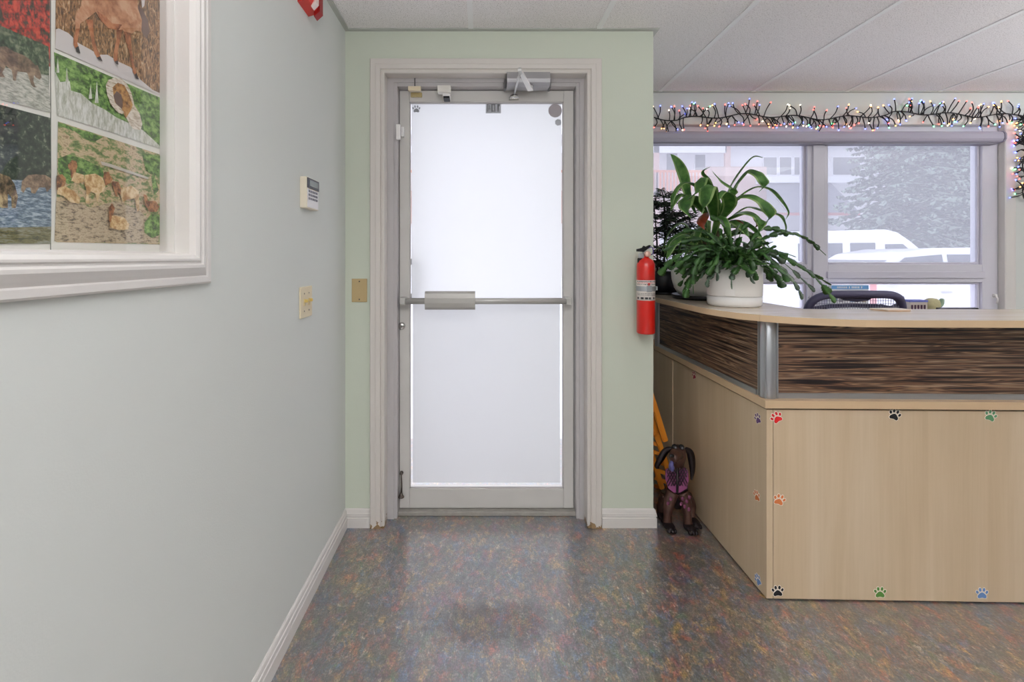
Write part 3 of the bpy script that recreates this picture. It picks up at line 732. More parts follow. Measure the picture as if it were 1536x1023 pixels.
# ------------------------------------------------------------------ string lights
sl = thing('string_light', (3.5, YW-.03, 2.2), 'multicoloured cluster string light draped over the window head and side', 'string lights')
bcol = [((1., .10, .08), 'red'), ((.12, .16, 1.), 'blue'), ((1., .42, .12), 'amber'), ((.15, 1., .35), 'green'), ((1., .75, .5), 'warm')]
BULB = [mat('bulb_'+nm, tuple(c)+(1,), .3, emit=tuple(c)+(1,), estr=6) for c, nm in bcol]
WIRE = mat('black_wire', rgb(20, 20, 24), .5)
path = []
rnd = random.Random(3)
for i in range(64):
    px = 981+i*(1531-981)/63
    py = 176+2.5*math.sin(i*.23+1)+2.6*math.sin(i*.71)-(2.2 if i > 40 else 0)-(i/63)*3
    if i < 5: py -= (5-i)*.8-2
    path.append(P(px, py, YW-.028))
corner = len(path)
for i in range(22):
    path.append(P(1536+2*math.sin(i*.9), 176+i*5.8, YW-.028))
mb = MB(); mb.tube(smooth_path(path, 2), .0035, 6)
tips = []
def stub(p, d):
    L_ = rnd.uniform(.046, .088)
    n_ = d.normalized(); side = V((n_.z, 0, -n_.x))
    e = p+n_*L_+side*rnd.uniform(-.02, .02)+V((0, rnd.uniform(-.035, .012), 0))
    e.y = min(e.y, YW-.022)
    m_ = (p+e)/2+side*rnd.uniform(-.014, .014)+V((0, -.006, 0))
    mb.tube(smooth_path([p, m_, e], 3), [.0033]*6+[.0036], 5)
    tips.append((e, (e-m_).normalized()))
for i in range(len(path)-1):
    n_ = 3 if i < corner else 3
    for k in range(n_):
        p = path[i].lerp(path[i+1], rnd.random())
        up = 1 if rnd.random() < .45 else -1
        ang = rnd.uniform(-.75, .75)
        d = V((math.sin(ang), 0, up*math.cos(ang))) if i < corner else V((-up*math.cos(ang) if rnd.random() < .7 else -abs(math.cos(ang)), 0, math.sin(ang)))
        stub(p, d)
mb.build('wire', WIRE, sl)
bm_ = {}
def bulb_mesh(k):
    if k not in bm_:
        m = MB(); m.lathe([(0, -.004), (.0030, -.003), (.0040, .002), (.0034, .006), (0, .009)], n=8)
        o = m.build('bulb', BULB[k]); bm_[k] = o.data; bpy.data.objects.remove(o)
    return bm_[k]
order = list(range(len(tips))); rnd.shuffle(order)
extra = [MB() for _ in BULB]; rest = MB()
for j, i in enumerate(order):
    e, d = tips[i]; k = rnd.choice([0, 0, 0, 1, 1, 1, 2, 2, 3, 4])
    if j < 100:
        o = bpy.data.objects.new('bulb', bulb_mesh(k)); C.objects.link(o)
        o.parent = sl; o.location = e-V(sl['_o']); o.rotation_mode = 'QUATERNION'; o.rotation_quaternion = d.to_track_quat('Z', 'Y')
    else:
        rest.lathe([(0, -.004), (.0040, .002), (.0034, .006), (0, .009)], n=7, mi=k, mtx=Matrix.Translation(e) @ d.to_track_quat('Z', 'Y').to_matrix().to_4x4())
tag(rest.build('bulbs', BULB, sl), kind='stuff')

# ------------------------------------------------------------------ reception desk
dk = thing('reception_desk', (1.078, 1.7636, 0), 'maple reception desk base with paw print stickers', 'desk')
def FRY(x): return 1.7636-(x-1.078)*.0217        # the front runs very slightly towards us
X_L, X_R = 1.078, 2.75
def slab_front(mb, x0, x1, z0, z1, off=0., th=.022, mi=0):
    mb.prism([(x0, FRY(x0)+off, z0), (x1, FRY(x1)+off, z0), (x1, FRY(x1)+off, z1), (x0, FRY(x0)+off, z1)], (0, th, 0), mi)
mb = MB(); mb.box(X_L, X_L+.024, FRY(X_L), 2.62, .006, .719); mb.build('side_panel', MAPLE, dk)
mb = MB(); mb.box(X_L-.004, X_L+.02, 2.624, 3.06, .006, .719); mb.build('side_panel', MAPLE, dk)
mb = MB(); slab_front(mb, X_L+.026, X_R, .006, .719); mb.build('front_panel', MAPLE, dk)
mb = MB(); mb.box(X_R-.022, X_R, FRY(X_R)+.023, 2.35, .006, .719); mb.build('side_panel', MAPLE, dk)
mb = MB()
mb.box(X_L+.012, X_L+.022, FRY(X_L)+.03, 3.05, 0, .727); slab_front(mb, X_L+.03, X_R-.03, 0, .727, .012, .008)
mb.build('gap_shade_sheet', DARKGAP, dk)  # thin near-black sheets paint the shade in the ledge and floor gaps
# paw stickers
WPAP = mat('sticker_white', rgb(238, 228, 214), .5)
def sticker(px, py, color, name, front=True, size=.037, rot=0, depth=None):
    if front:
        x = (px-CX)*1.755/F; y = FRY(x); x = (px-CX)*y/F; z = CAMZ-(py-CY)*y/F
        f = lambda a, b, h: V((x+a, FRY(x+a)-h, z+b))
    else:
        y = X_L*F/(px-CX); z = CAMZ-(py-CY)*y/F
        f = lambda a, b, h: V((X_L-h, y-a, z+b))
    mb = MB()
    for q in paw_polys((0, 0), size, rot):
        cx = sum(a for a, b in q)/len(q); cy = sum(b for a, b in q)/len(q)
        gq = []
        for a, b in q:
            l = max(math.hypot(a-cx, b-cy), 1e-6); gq.append((a+(a-cx)/l*.0022, b+(b-cy)/l*.0022))
        mb.prism([f(a, b, .0000) for a, b in gq], f(0, 0, .0004)-f(0, 0, 0), 0)
        mb.prism([f(a, b, .0004) for a, b in q], f(0, 0, .0004)-f(0, 0, 0), 1)
    return tag(mb.build('paw_sticker', [WPAP, color], dk), name)
cR = mat('sticker_red', rgb(206, 26, 30), .4); cP = mat('sticker_purple', rgb(92, 52, 112), .4); cO = mat('sticker_orange', rgb(206, 116, 62), .4)
cK = mat('sticker_black', rgb(18, 18, 22), .4); cG = mat('sticker_green', rgb(86, 138, 96), .4); cG2 = mat('sticker_leaf_green', rgb(84, 132, 56), .4)
cB = mat('sticker_blue', rgb(104, 138, 190), .4); cM = mat('sticker_magenta', rgb(150, 24, 56), .4)
sticker(1165.5, 627.5, cR, 'red paw print sticker at the top left corner of the front panel', rot=.55)
sticker(1341.5, 623.5, cK, 'black paw print sticker near the top of the front panel', rot=-.35)
sticker(1485.5, 625, cG, 'green paw print sticker at the upper right of the front panel', rot=-.35)
sticker(1168.5, 751, cO, 'orange paw print sticker halfway up the front panel', rot=-.3)
sticker(1166.5, 888, cK, 'black paw print sticker at the bottom left of the front panel', rot=.05)
sticker(1320, 890, cG2, 'leaf green paw print sticker at the bottom of the front panel')
sticker(1473, 891.5, cB, 'blue paw print sticker at the lower right of the front panel')
sticker(1137, 629, cP, 'purple paw print sticker on the side panel', False, .035, .5)
sticker(1135.5, 745, cO, 'orange paw print sticker on the side panel', False, .035, .3)
sticker(1137.5, 871, cB, 'blue paw print sticker on the side panel', False, .035, .8)
sticker(1041.5, 564, cM, 'dark red paw print sticker on the side panel', False, .035, .4)

# ledge (the continuous worktop)
o_ = .012
wt = MB()
fy0, fy1 = FRY(X_L)-o_, FRY(X_R)-o_
poly = [(X_L-o_, fy0), (X_R+o_, fy1), (X_R+o_, 2.35), (1.60, 2.35), (1.60, 3.065), (X_L-o_, 3.065)]
wt.prism([(x, y, .728) for x, y in poly], (0, 0, .029))
tag(wt.build('worktop', MAPLE_E), 'L shaped maple worktop lying on the reception desk base', 'worktop')
# dark striped screens on the worktop
PX, PYY, PZT = 1.103, 1.797, 1.054
ZW = .757
def screen(name, label, a, b, th=.02, rail=.020):
    a, b = V((a[0], a[1], 0)), V((b[0], b[1], 0)); d = (b-a).normalized(); nrm = V((d.y, -d.x, 0))
    t = thing('privacy_screen', (a.x, a.y, ZW), label, 'desk screen', 'striped desk screens')
    def slab(z0, z1, tt): 
        m = MB(); q = [a+nrm*tt/2, b+nrm*tt/2, b-nrm*tt/2, a-nrm*tt/2]
        m.prism([p+V((0, 0, z0)) for p in q], (0, 0, z1-z0)); return m
    slab(ZW+rail, PZT-.004, th).build('infill', STRIPE, t)
    slab(ZW, ZW+rail, th+.012).build('bottom_rail', SILVER, t)
    slab(PZT-.004, PZT, th+.004).build('top_rail', SILVER, t)
    return t
screen('l', 'dark striped desk screen on the side ledge below the plants', (PX-.012, PYY+.031), (1.080, 2.80))
screen('f', 'long dark striped desk screen along the front ledge', (PX+.031, PYY-.002), (2.70, FRY(2.70)+.034))
def post(x, y, r, label):
    mb = MB()
    mb.lathe([(r*.96, 0), (r, .003), (r, PZT-ZW-.002), (r*.96, PZT-ZW)], (x, y, ZW), 28)
    for k in range(4):
        a = PI/4+k*PI/2; mb.box(-.003, .003, -.003, .003, .001, PZT-ZW-.002, mtx=Matrix.Translation((x+(r+.0012)*math.cos(a), y+(r+.0012)*math.sin(a), ZW)))
    tag(mb.build('screen_post', SILVER), label, 'post', 'desk screen posts')
post(PX, PYY, .030, 'silver corner post where the two dark striped screens meet')
post(1.078, 2.832, .022, 'thin silver post at the wall end of the side screen')
# curved counter, two pieces with a mitre
ZT, TH = 1.080, .0255
outer = [(.93, 3.06), (.930, 2.80), (.934, 2.525), (.940, 2.30), (.944, 2.12), (.950, 1.985), (.968, 1.895), (1.000, 1.815), (1.045, 1.752), (1.098, 1.700), (1.160, 1.662), (1.225, 1.634), (1.300, 1.612), (1.404, 1.601), (1.85, 1.592), (2.78, 1.575)]
outer = [tuple(p)[:2] for p in smooth_path([(x, y, 0) for x, y in outer], 5)]
js = min(range(len(outer)), key=lambda i: (outer[i][0]-1.045)**2+(outer[i][1]-1.752)**2)
mit = (1.345, 1.945)
g_ = .0008
pA = outer[:js+1]+[mit, (1.345, 3.06)]
pB = [(x+g_, y) for x, y in outer[js:]]+[(2.78, 1.925), (1.346+g_, 1.944)]
def counter(poly, label):
    t = thing('counter_shelf', (poly[0][0], poly[0][1], ZT-TH), label, 'counter', 'curved counter tops')
    mb = MB(); mb.prism([(x, y, ZT-TH) for x, y in poly], (0, 0, TH-.0012), 0); mb.build('edge', MAPLE_E, t)
    cx = sum(p[0] for p in poly)/len(poly); cy = sum(p[1] for p in poly)/len(poly)
    mb = MB(); mb.prism([(x, y, ZT-.0012) for x, y in poly], (0, 0, .0012), 0); mb.build('laminate_top', MAPLE_T, t)
counter(pA, 'curved maple counter top carrying the potted plants')
counter(pB, 'long maple counter top along the front of the reception desk')
t = thing('wooden_card_tray', (1.5, 1.88, ZT), 'small thin wooden tray lying on the front counter top', 'tray')
c0 = P(1304, 466, 1.92); c0.z = ZT
mb = MB(); mb.prism([(c0.x, 1.915, ZT), (c0.x+.025, 1.86, ZT), (c0.x+.115, 1.86, ZT), (c0.x+.105, 1.915, ZT)], (0, 0, .003)); mb.build('base', ORANGE if False else mat('tray_wood', rgb(196, 158, 122), .5), t)
mb = MB(); mb.prism([(c0.x-.002, 1.917, ZT+.003), (c0.x+.022, 1.858, ZT+.003), (c0.x+.117, 1.858, ZT+.004), (c0.x+.107, 1.917, ZT+.004)], (0, 0, .004)); mb.build('card', mat('tray_card', rgb(226, 212, 198), .5), t)

# ------------------------------------------------------------------ plants
def leafmat(name, a, b, c, rough=.38):
    m, t, n, L, bs = nt(name)
    mp = mapping(n, L, (18, 18, 18)); x = noise_tex(n, L, mp.outputs[0], 1, 4, .6)
    r = ramp(n, [(.33, a), (.52, b), (.7, c)]); L.new(x.outputs['Fac'], r.inputs[0]); L.new(r.outputs[0], bs.inputs['Base Color'])
    bs.inputs['Roughness'].default_value = rough
    tr = n.new('ShaderNodeBsdfTranslucent'); L.new(r.outputs[0], tr.inputs[0])
    mx = n.new('ShaderNodeMixShader'); mx.inputs[0].default_value = .28
    out = n['Material Output']; L.new(bs.outputs[0], mx.inputs[1]); L.new(tr.outputs[0], mx.inputs[2]); L.new(mx.outputs[0], out.inputs[0])
    return m
STRAP = leafmat('strap_leaf', rgb(44, 84, 36), rgb(76, 122, 54), rgb(116, 158, 84))
STRAP_E = leafmat('strap_leaf_margin', rgb(120, 150, 88), rgb(148, 176, 108), rgb(170, 192, 130))
STRAP_B = leafmat('strap_leaf_brown', rgb(110, 44, 28), rgb(142, 66, 42), rgb(150, 96, 60))
CACT = leafmat('cactus_leaf', rgb(34, 66, 30), rgb(58, 100, 44), rgb(92, 132, 70))
CACT2 = leafmat('cactus_leaf_grey', rgb(62, 84, 66), rgb(92, 112, 92), rgb(124, 140, 118))
PINE = leafmat('pine_needles', rgb(24, 44, 26), rgb(40, 62, 38), rgb(60, 84, 54), .5)
STEM = mat('plant_stem', rgb(84, 66, 44), .7)

def ribbon(mb, pts, wmax, mi=0, edge=None, twist=0, taper=(.25, 1, .9, .0), thick=.0012):
    """a leaf blade with a folded midrib along a path, pointed at its tip"""
    pts = smooth_path(pts, 6); n = len(pts); rows = []; up = V((0, 0, 1))
    side0 = None
    for i, p in enumerate(pts):
        d = (pts[min(i+1, n-1)]-pts[max(i-1, 0)]).normalized()
        s = d.cross(V((0, 0, 1)))
        if s.length < .15: s = (side0 if side0 is not None else V((1, 0, 0)))
        s = s-d*s.dot(d); s.normalize()
        if side0 is not None and s.dot(side0) < 0: s = -s
        side0 = s
        t = i/(n-1)
        w = wmax*(.32+.68*math.sin(min(1, t/.45)*PI/2) if t < .45 else max(0., 1-((t-.45)/.55)**2.1))
        ca, sa = math.cos(twist*t), math.sin(twist*t)
        nn = d.cross(s); s2 = s*ca+nn*sa; n2 = -s*sa+nn*ca
        k = .22
        rows.append([p-s2*w*.5+n2*w*k, p-s2*w*.36+n2*w*k*.75, p, p+s2*w*.36+n2*w*k*.75, p+s2*w*.5+n2*w*k])
    vs = [v for r in rows for v in r]
    fs0, fs1 = [], []
    for i in range(n-1):
        for q in range(4):
            f = [i*5+q, i*5+q+1, (i+1)*5+q+1, (i+1)*5+q]
            (fs1 if q in (0, 3) else fs0).append(f)
    o = len(mb.v); mb.v += vs
    for f in fs0: mb.f.append([i+o for i in f]); mb.m.append(mi); mb.s.append(True)
    for f in fs1: mb.f.append([i+o for i in f]); mb.m.append(mi if edge is None else edge); mb.s.append(True)

# rear white pot with the strap leaved plant
PA = V((1.165, 2.435, ZT))
pl = thing('potted_strap_leaf_plant', PA, 'tall strap leaved plant in the rear white bowl on a dark saucer', 'potted plant', 'plants on the counter')
MB().lathe([(0, 0), (.150, 0), (.158, .004), (.165, .022), (.160, .022), (.152, .010), (0, .010)], PA, 40).build('saucer', POTD, pl)
MB().lathe([(0, .0105), (.10, .0105), (.125, .020), (.148, .055), (.160, .100), (.163, .135), (.158, .165), (.152, .165), (.154, .135), (.150, .10), (.0, .13)], PA, 48).build('pot', POTW, pl)
MB().lathe([(0, .142), (.1, .14), (.153, .132), (.15, .12)], PA, 32).build('soil', SOIL, pl)
mb = MB(); cr = PA+V((.02, 0, .14))
for a, h in ((0, .20), (2.1, .17), (4.0, .16), (5.2, .22)):
    mb.tube(smooth_path([cr+V((.02*math.cos(a), .02*math.sin(a), -.01)), cr+V((.05*math.cos(a), .05*math.sin(a), h*.5)), cr+V((.06*math.cos(a), .05*math.sin(a), h))], 4), .009, 8)
mb.build('stem', STEM, pl)
mb = MB()
def leaf_px(pts, w, mi=0, edge=1, tw=0, y0=2.43):
    ribbon(mb, [P(x, y, y0+dy) for x, y, dy in pts], w*1.4, mi, edge, tw)
leaf_px([(1078, 330, 0), (1092, 285, -.03), (1110, 255, -.05), (1130, 234, -.07), (1146, 237, -.09)], .026)
leaf_px([(1082, 328, 0), (1098, 285, -.06), (1120, 256, -.10), (1138, 258, -.15), (1146, 275, -.18), (1138, 288, -.20)], .046, 0, 1, .6)
leaf_px([(1082, 322, 0), (1106, 296, .02), (1132, 280, .04), (1156, 282, .05), (1174, 300, .06), (1184, 318, .06), (1178, 330, .06)], .022)
leaf_px([(1082, 318, 0), (1104, 296, -.10), (1130, 292, -.16), (1150, 305, -.20), (1154, 325, -.22), (1140, 340, -.24)], .050, 0, 1, .8)
leaf_px([(1078, 330, 0), (1066, 290, -.06), (1052, 266, -.12), (1046, 285, -.18), (1030, 300, -.2)], .05, 0, 1, .5)
leaf_px([(1072, 330, 0), (1068, 296, -.12), (1062, 276, -.20), (1056, 300, -.25), (1052, 322, -.25)], .056, 0, 1)
leaf_px([(1045, 320, 0), (1034, 290, .0), (1028, 265, .0), (1018, 245, .0), (1006, 231, .0)], .044, 0, 1, 1.3)
leaf_px([(1060, 300, 0), (1044, 276, -.05), (1022, 274, -.1), (1010, 290, -.12), (1008, 308, -.14)], .030, 0, 1)
leaf_px([(1060, 320, 0), (1046, 300, -.05), (1030, 292, -.12), (1028, 308, -.18), (1038, 328, -.2)], .060, 0, 1, .4)
leaf_px([(1060, 320, 0), (1040, 298, -.03), (1020, 290, -.06), (1010, 302, -.09), (1006, 316, -.1)], .034)
leaf_px([(1080, 330, 0), (1088, 300, -.10), (1100, 284, -.17), (1082, 270, -.12), (1068, 256, -.1)], .03)
leaf_px([(1080, 335, 0), (1076, 300, -.05), (1066, 270, -.05), (1056, 258, -.05), (1066, 250, -.05)], .034)
leaf_px([(1088, 330, 0), (1110, 318, -.1), (1128, 318, -.18), (1142, 330, -.22), (1138, 348, -.24)], .05, 0, 1)
leaf_px([(1090, 330, 0), (1120, 310, .05), (1150, 316, .1), (1172, 322, .12), (1180, 338, .12), (1178, 350, .12)], .024)
leaf_px([(1086, 335, 0), (1102, 330, -.1), (1116, 340, -.17), (1124, 356, -.2)], .045, 0, 1)
leaf_px([(1080, 330, 0), (1094, 306, -.14), (1092, 290, -.2), (1082, 286, -.23), (1078, 300, -.25)], .05)
leaf_px([(1060, 318, 0), (1056, 322, -.1), (1052, 332, -.17), (1058, 345, -.2)], .034, 2, 2)
leaf_px([(1110, 318, 0), (1128, 318, -.1), (1138, 330, -.14), (1132, 342, -.15)], .03, 2, 2)
leaf_px([(1096, 330, 0), (1108, 330, -.1), (1116, 340, -.14), (1118, 352, -.15)], .03, 2, 2)
rn = random.Random(11)
for k in range(44):
    a = rn.uniform(0, 2*PI); L_ = rn.uniform(.12, .27); h = rn.uniform(.0, .17); b = cr+V((.03*math.cos(a), .03*math.sin(a), rn.uniform(.06, .15)))
    dx = V((math.cos(a), math.sin(a), 0))
    ribbon(mb, [b, b+dx*L_*.4+V((0, 0, h)), b+dx*L_*.8+V((0, 0, h*.7)), b+dx*L_+V((0, 0, h*.1-.03))], rn.uniform(.034, .062), 0, 1, rn.uniform(-.6, .6))
mb.build('leaves', [STRAP, STRAP_E, STRAP_B], pl)

# front white pot with a trailing segmented cactus
PB = V((1.129, 2.085, ZT))
pl = thing('potted_trailing_cactus', PB, 'trailing leaf cactus in the front white cylindrical pot', 'potted plant', 'plants on the counter')
MB().lathe([(0, 0), (.098, 0), (.106, .004), (.110, .014), (.111, .0430), (.104, .0440), (0, .0440)], PB, 48).build('water_tray', POTW, pl)
mb = MB(); mb.lathe([(.104, .0445), (.104, .0468), (.1105, .0472), (.111, .048), (.112, .12), (.112, .182), (.107, .182), (.106, .155), (0, .155)], PB, 48)
mb.build('pot', POTW, pl)
mb = MB()
for k in range(9):
    a0 = -2.36+k*.036; a1 = a0+.036
    zs0, zs1 = .050, .0765
    def cy(a, r, z): return PB+V((r*math.cos(a), r*math.sin(a), z))
    mb.add([cy(a0, .1122, zs0), cy(a1, .1122, zs0), cy(a1, .1122, zs1), cy(a0, .1122, zs1), cy(a0, .1152, zs0), cy(a1, .1152, zs0), cy(a1, .1140, zs1), cy(a0, .1140, zs1)],
           [[0, 1, 2, 3], [4, 5, 6, 7], [0, 1, 5, 4], [2, 3, 7, 6], [0, 3, 7, 4], [1, 2, 6, 5]], 0, False)
mb.build('fill_spout', POTW, pl)
MB().lathe([(0, .170), (.06, .168), (.1065, .16), (.1, .155)], PB, 32).build('soil', SOIL, pl)
fol = MB()
def segment(mb, p, d, up, L_, w, mi):
    """one flat toothed cactus link"""
    d = d.normalized(); s = d.cross(up)
    if s.length < .05: s = d.cross(V((1, 0, 0)))
    s.normalize(); n_ = s.cross(d)
    outl = [(0, .18), (.14, .40), (.22, .62), (.30, .52), (.44, .78), (.52, .66), (.68, .92), (.76, .80), (.92, .74), (1.0, .28)]
    th = .0017
    L0 = [p+d*L_*a+s*w*.5*b for a, b in outl]; R0 = [p+d*L_*a-s*w*.5*b for a, b in outl]
    mid = [p+d*L_*a+n_*th for a, b in outl]; midb = [p+d*L_*a-n_*th for a, b in outl]
    k = len(outl); vs = L0+mid+R0+midb; fs = []
    for i in range(k-1):
        fs += [[i, i+1, k+i+1, k+i], [k+i, k+i+1, 2*k+i+1, 2*k+i], [2*k+i, 2*k+i+1, 3*k+i+1, 3*k+i], [3*k+i, 3*k+i+1, i+1, i]]
    mb.add(vs, fs, mi, True)
def chain(mb, p, d, n_, L_, w, droop, rn, mi, spread=.18):
    d = d.normalized()
    for i in range(n_):
        side = V((-d.y, d.x, .0)); up = V((0, 0, 1))+V((rn.uniform(-.7, .7), rn.uniform(-.7, .7), 0))
        l = L_*rn.uniform(.8, 1.15)
        segment(mb, p, d, up, l, w*rn.uniform(.8, 1.15), mi)
        p = p+d*l*.95
        if p.z < ZT+.012 and .9 < p.x < 1.36: break
        d = (d+V((rn.uniform(-spread, spread), rn.uniform(-spread, spread), -droop+rn.uniform(-.1, .08)))).normalized()
def chain_path(mb, pts, L_, w, rn, mi, y0):
    q = smooth_path([P(x, y, y0+dy) for x, y, dy in pts], 8)
    acc = 0; p = q[0]; i = 0; last = q[0]
    tot = [0]
    for a, b in zip(q, q[1:]): tot.append(tot[-1]+(b-a).length)
    n_ = max(2, int(tot[-1]/L_))
    def at(s):
        for j in range(len(tot)-1):
            if tot[j+1] >= s: return q[j].lerp(q[j+1], (s-tot[j])/max(1e-9, tot[j+1]-tot[j]))
        return q[-1]
    for k in range(n_):
        a, b = at(tot[-1]*k/n_), at(tot[-1]*(k+1)/n_)
        up = V((rn.uniform(-.6, .6), -1 if rn.random() < .6 else rn.uniform(-.3, .3), rn.uniform(.2, 1)))
        segment(mb, a, b-a, up, (b-a).length*1.06, w*rn.uniform(.85, 1.15), mi)
rn = random.Random(5)
Y0 = 2.085
long = [
 [(1120, 380, 0), (1150, 355, -.02), (1190, 350, 0), (1215, 362, .02), (1238, 382, .03)],
 [(1120, 385, 0), (1150, 372, -.06), (1190, 392, -.10), (1225, 418, -.12), (1253, 453, -.13)],
 [(1120, 385, 0), (1155, 375, -.04), (1195, 398, -.05), (1222, 412, -.05), (1245, 427, -.05)],
 [(1118, 388, 0), (1145, 380, -.08), (1172, 402, -.12), (1192, 424, -.14), (1204, 448, -.14)],
 [(1118, 388, 0), (1150, 378, -.06), (1178, 396, -.09), (1200, 416, -.1), (1222, 436, -.1)],
 [(1118, 388, 0), (1140, 378, -.1), (1160, 395, -.15), (1178, 412, -.16)],
 [(1090, 385, 0), (1060, 368, -.06), (1030, 376, -.08), (1006, 392, -.06), (990, 412, -.03)],
 [(1090, 388, 0), (1060, 372, -.08), (1035, 384, -.10), (1015, 400, -.08)],
 [(1085, 388, 0), (1062, 378, -.12), (1046, 392, -.16), (1040, 415, -.17), (1040, 440, -.16)],
 [(1088, 388, 0), (1066, 380, -.1), (1050, 396, -.15), (1036, 420, -.15), (1028, 446, -.14)],
 [(1090, 388, 0), (1080, 378, -.12), (1072, 395, -.15), (1062, 412, -.15)],
 [(1105, 388, 0), (1110, 380, -.13), (1112, 396, -.16), (1100, 410, -.165)],
 [(1110, 388, 0), (1122, 384, -.13), (1130, 400, -.16), (1134, 420, -.165)],
 [(1095, 385, 0), (1062, 360, -.03), (1026, 362, -.02), (996, 376, 0)],
 [(1096, 385, 0), (1064, 352, .03), (1034, 345, .04), (1012, 352, .05)],
 [(1110, 385, 0), (1135, 350, 0), (1160, 342, .02), (1182, 352, .02)],
 [(1100, 385, 0), (1092, 350, 0), (1080, 330, 0), (1066, 326, 0)], [(1104, 385, 0), (1110, 350, 0), (1122, 335, 0)]]
for i, q in enumerate(long): chain_path(fol, q, .040, .036, rn, 1 if i in (3, 4) else 0, Y0)
for k in range(150):
    a = rn.uniform(0, 2*PI) if k < 95 else rn.uniform(2.3, 4.6); b = PB+V((.06*math.cos(a), .06*math.sin(a), .165))
    el = rn.uniform(.15, 1.3)
    d = V((math.cos(a)*math.cos(el), math.sin(a)*math.cos(el)*.8, math.sin(el)))
    if d.y > .4: d.y *= .5
    chain(fol, b, d, rn.choice([3, 4, 5, 5, 6]), rn.uniform(.030, .042), rn.uniform(.026, .038), rn.uniform(.16, .40), rn, rn.choice([0, 0, 0, 1]))
fol.build('trailing_stems', [CACT, CACT2], pl)

# far pot with the dark feathery conifer
PC = V((1.085, 2.775, ZT))
pl = thing('potted_conifer', PC, 'dark feathery potted conifer behind the strap leaved plant at the wall end', 'potted plant', 'plants on the counter')
MB().lathe([(0, 0), (.120, 0), (.132, .012), (.127, .013), (.118, .006), (0, .006)], PC, 32).build('saucer', POTD, pl)
MB().lathe([(0, .0065), (.085, .0065), (.100, .06), (.112, .13), (.105, .13), (.1, .115), (0, .115)], PC, 32).build('pot', POTD, pl)
MB().lathe([(0, .122), (.101, .12), (.1, .115)], PC, 24).build('soil', SOIL, pl)
mb = MB(); nd = MB(); rn = random.Random(21)
for (ox, oy, hh) in ((0, 0, .46), (.035, -.03, .36), (-.03, .02, .40)):
    base = PC+V((ox, oy, .11)); top = base+V((ox*.5, oy*.5, hh))
    mb.tube([base, base.lerp(top, .5)+V((.006, 0, 0)), top], [.006, .005, .003], 6)
    lv = int(hh/.055)
    for i in range(1, lv+1):
        p = base.lerp(top, min(1, i/lv+rn.uniform(-.06, .06))); R_ = .20*(1-.45*i/lv)
        for k in range(5):
            a = rn.uniform(0, 2*PI); d = V((math.cos(a), math.sin(a)*.7, 0))
            e = p+d*R_+V((0, 0, rn.uniform(-.07, .09))); m_ = p+d*R_*.5+V((0, 0, .025))
            if e.y > YW-.13: e.y = YW-.13
            if m_.y > YW-.13: m_.y = YW-.13
            for v_ in (e, m_): v_.x = max(v_.x, XR+.03)
            q = smooth_path([p, m_, e], 4); mb.tube(q, [.003]*(len(q)-1)+[.0015], 5)
            for j in range(1, len(q)):
                for s in (-1, 1):
                    for z in (0, 1):
                        t_ = V((-d.y*s, d.x*s, .0))*.035+d*.028+V((0, 0, .012-.018*z))
                        b0 = q[j]+(q[j]-q[j-1])*(-.5*z); nd.tube([b0, b0+t_*.6, b0+t_+V((0, 0, -.006))], [.0012, .0019, .0006], 4)
mb.build('branches', mat('conifer_bark', rgb(36, 30, 26), .8), pl)
nd.build('needles', PINE, pl)

# ------------------------------------------------------------------ fire extinguisher
ex = V((.7655, 2.172, 0)); er = .041
z_b = CAMZ-(502-CY)*2.135/F; z_s = CAMZ-(400-CY)*2.135/F
t = thing('fire_extinguisher', (ex.x, YB, z_b), 'small red fire extinguisher hung on the wall corner by the desk', 'fire extinguisher')
hb = z_s-z_b
MB().lathe([(0, 0), (er*.9, 0), (er, .006), (er, hb), (er*.97, hb+.012), (er*.8, hb+.028), (er*.45, hb+.038), (.013, hb+.042), (.012, hb+.055), (0, hb+.055)], (ex.x, ex.y, z_b), 40).build('cylinder', RED, t)
zz = lambda py: CAMZ-(py-CY)*2.135/F
mb = MB(); mb.lathe([(er+.0006, zz(451)), (er+.0006, zz(420.5))], (ex.x, ex.y, 0), 40)
rn = random.Random(2)
LBL = [mat('label_white', rgb(232, 224, 218), .5), mat('label_black', rgb(40, 38, 40), .5), mat('label_red', rgb(196, 40, 34), .5)]
def lab(a0, a1, p0, p1, mi):
    k = 4; vs = []
    for i in range(k+1):
        a = a0+(a1-a0)*i/k; vs += [(ex.x+(er+.0012)*math.cos(a), ex.y+(er+.0012)*math.sin(a), zz(p1)), (ex.x+(er+.0012)*math.cos(a), ex.y+(er+.0012)*math.sin(a), zz(p0))]
    mb.add(vs, [[2*i, 2*i+2, 2*i+3, 2*i+1] for i in range(k)], mi)
for r0, r1, st, mi in ((421.5, 423.2, .16, 1), (424, 425, .08, 2), (426, 427.5, .1, 1), (440, 441, .09, 1), (442, 443.2, .1, 1), (446, 449, .42, 1)):
    a = -2.95
    while a < -.2:
        w_ = st*rn.uniform(.4, .8); lab(a, a+w_, r0, r1, mi); a += st*rn.uniform(.9, 1.3)
lab(-1.7, -1.45, 424.6, 428.2, 2)
mb.build('label', LBL, t)
mb = MB(); mb.lathe([(er+.001, zz(437)), (er+.0028, zz(437)), (er+.0028, zz(429.5)), (er+.001, zz(429.5))], (ex.x, ex.y, 0), 40, smooth=False)
mb.box(ex.x-.012, ex.x+.012, ex.y-er-.006, ex.y-er-.001, zz(438), zz(428.6), 0, .001)
mb.box(ex.x+er-.004, ex.x+er+.010, ex.y-.012, ex.y+.012, zz(436), zz(430), 0, .001)
mb.build('strap', SILVER, t)
mb = MB(); mb.box(ex.x-.018, ex.x+.018, ex.y+er-.002, YB+.002, zz(470), zz(396), 0, .002); mb.build('wall_bracket', BLACK, t)
zt = z_b+hb+.050
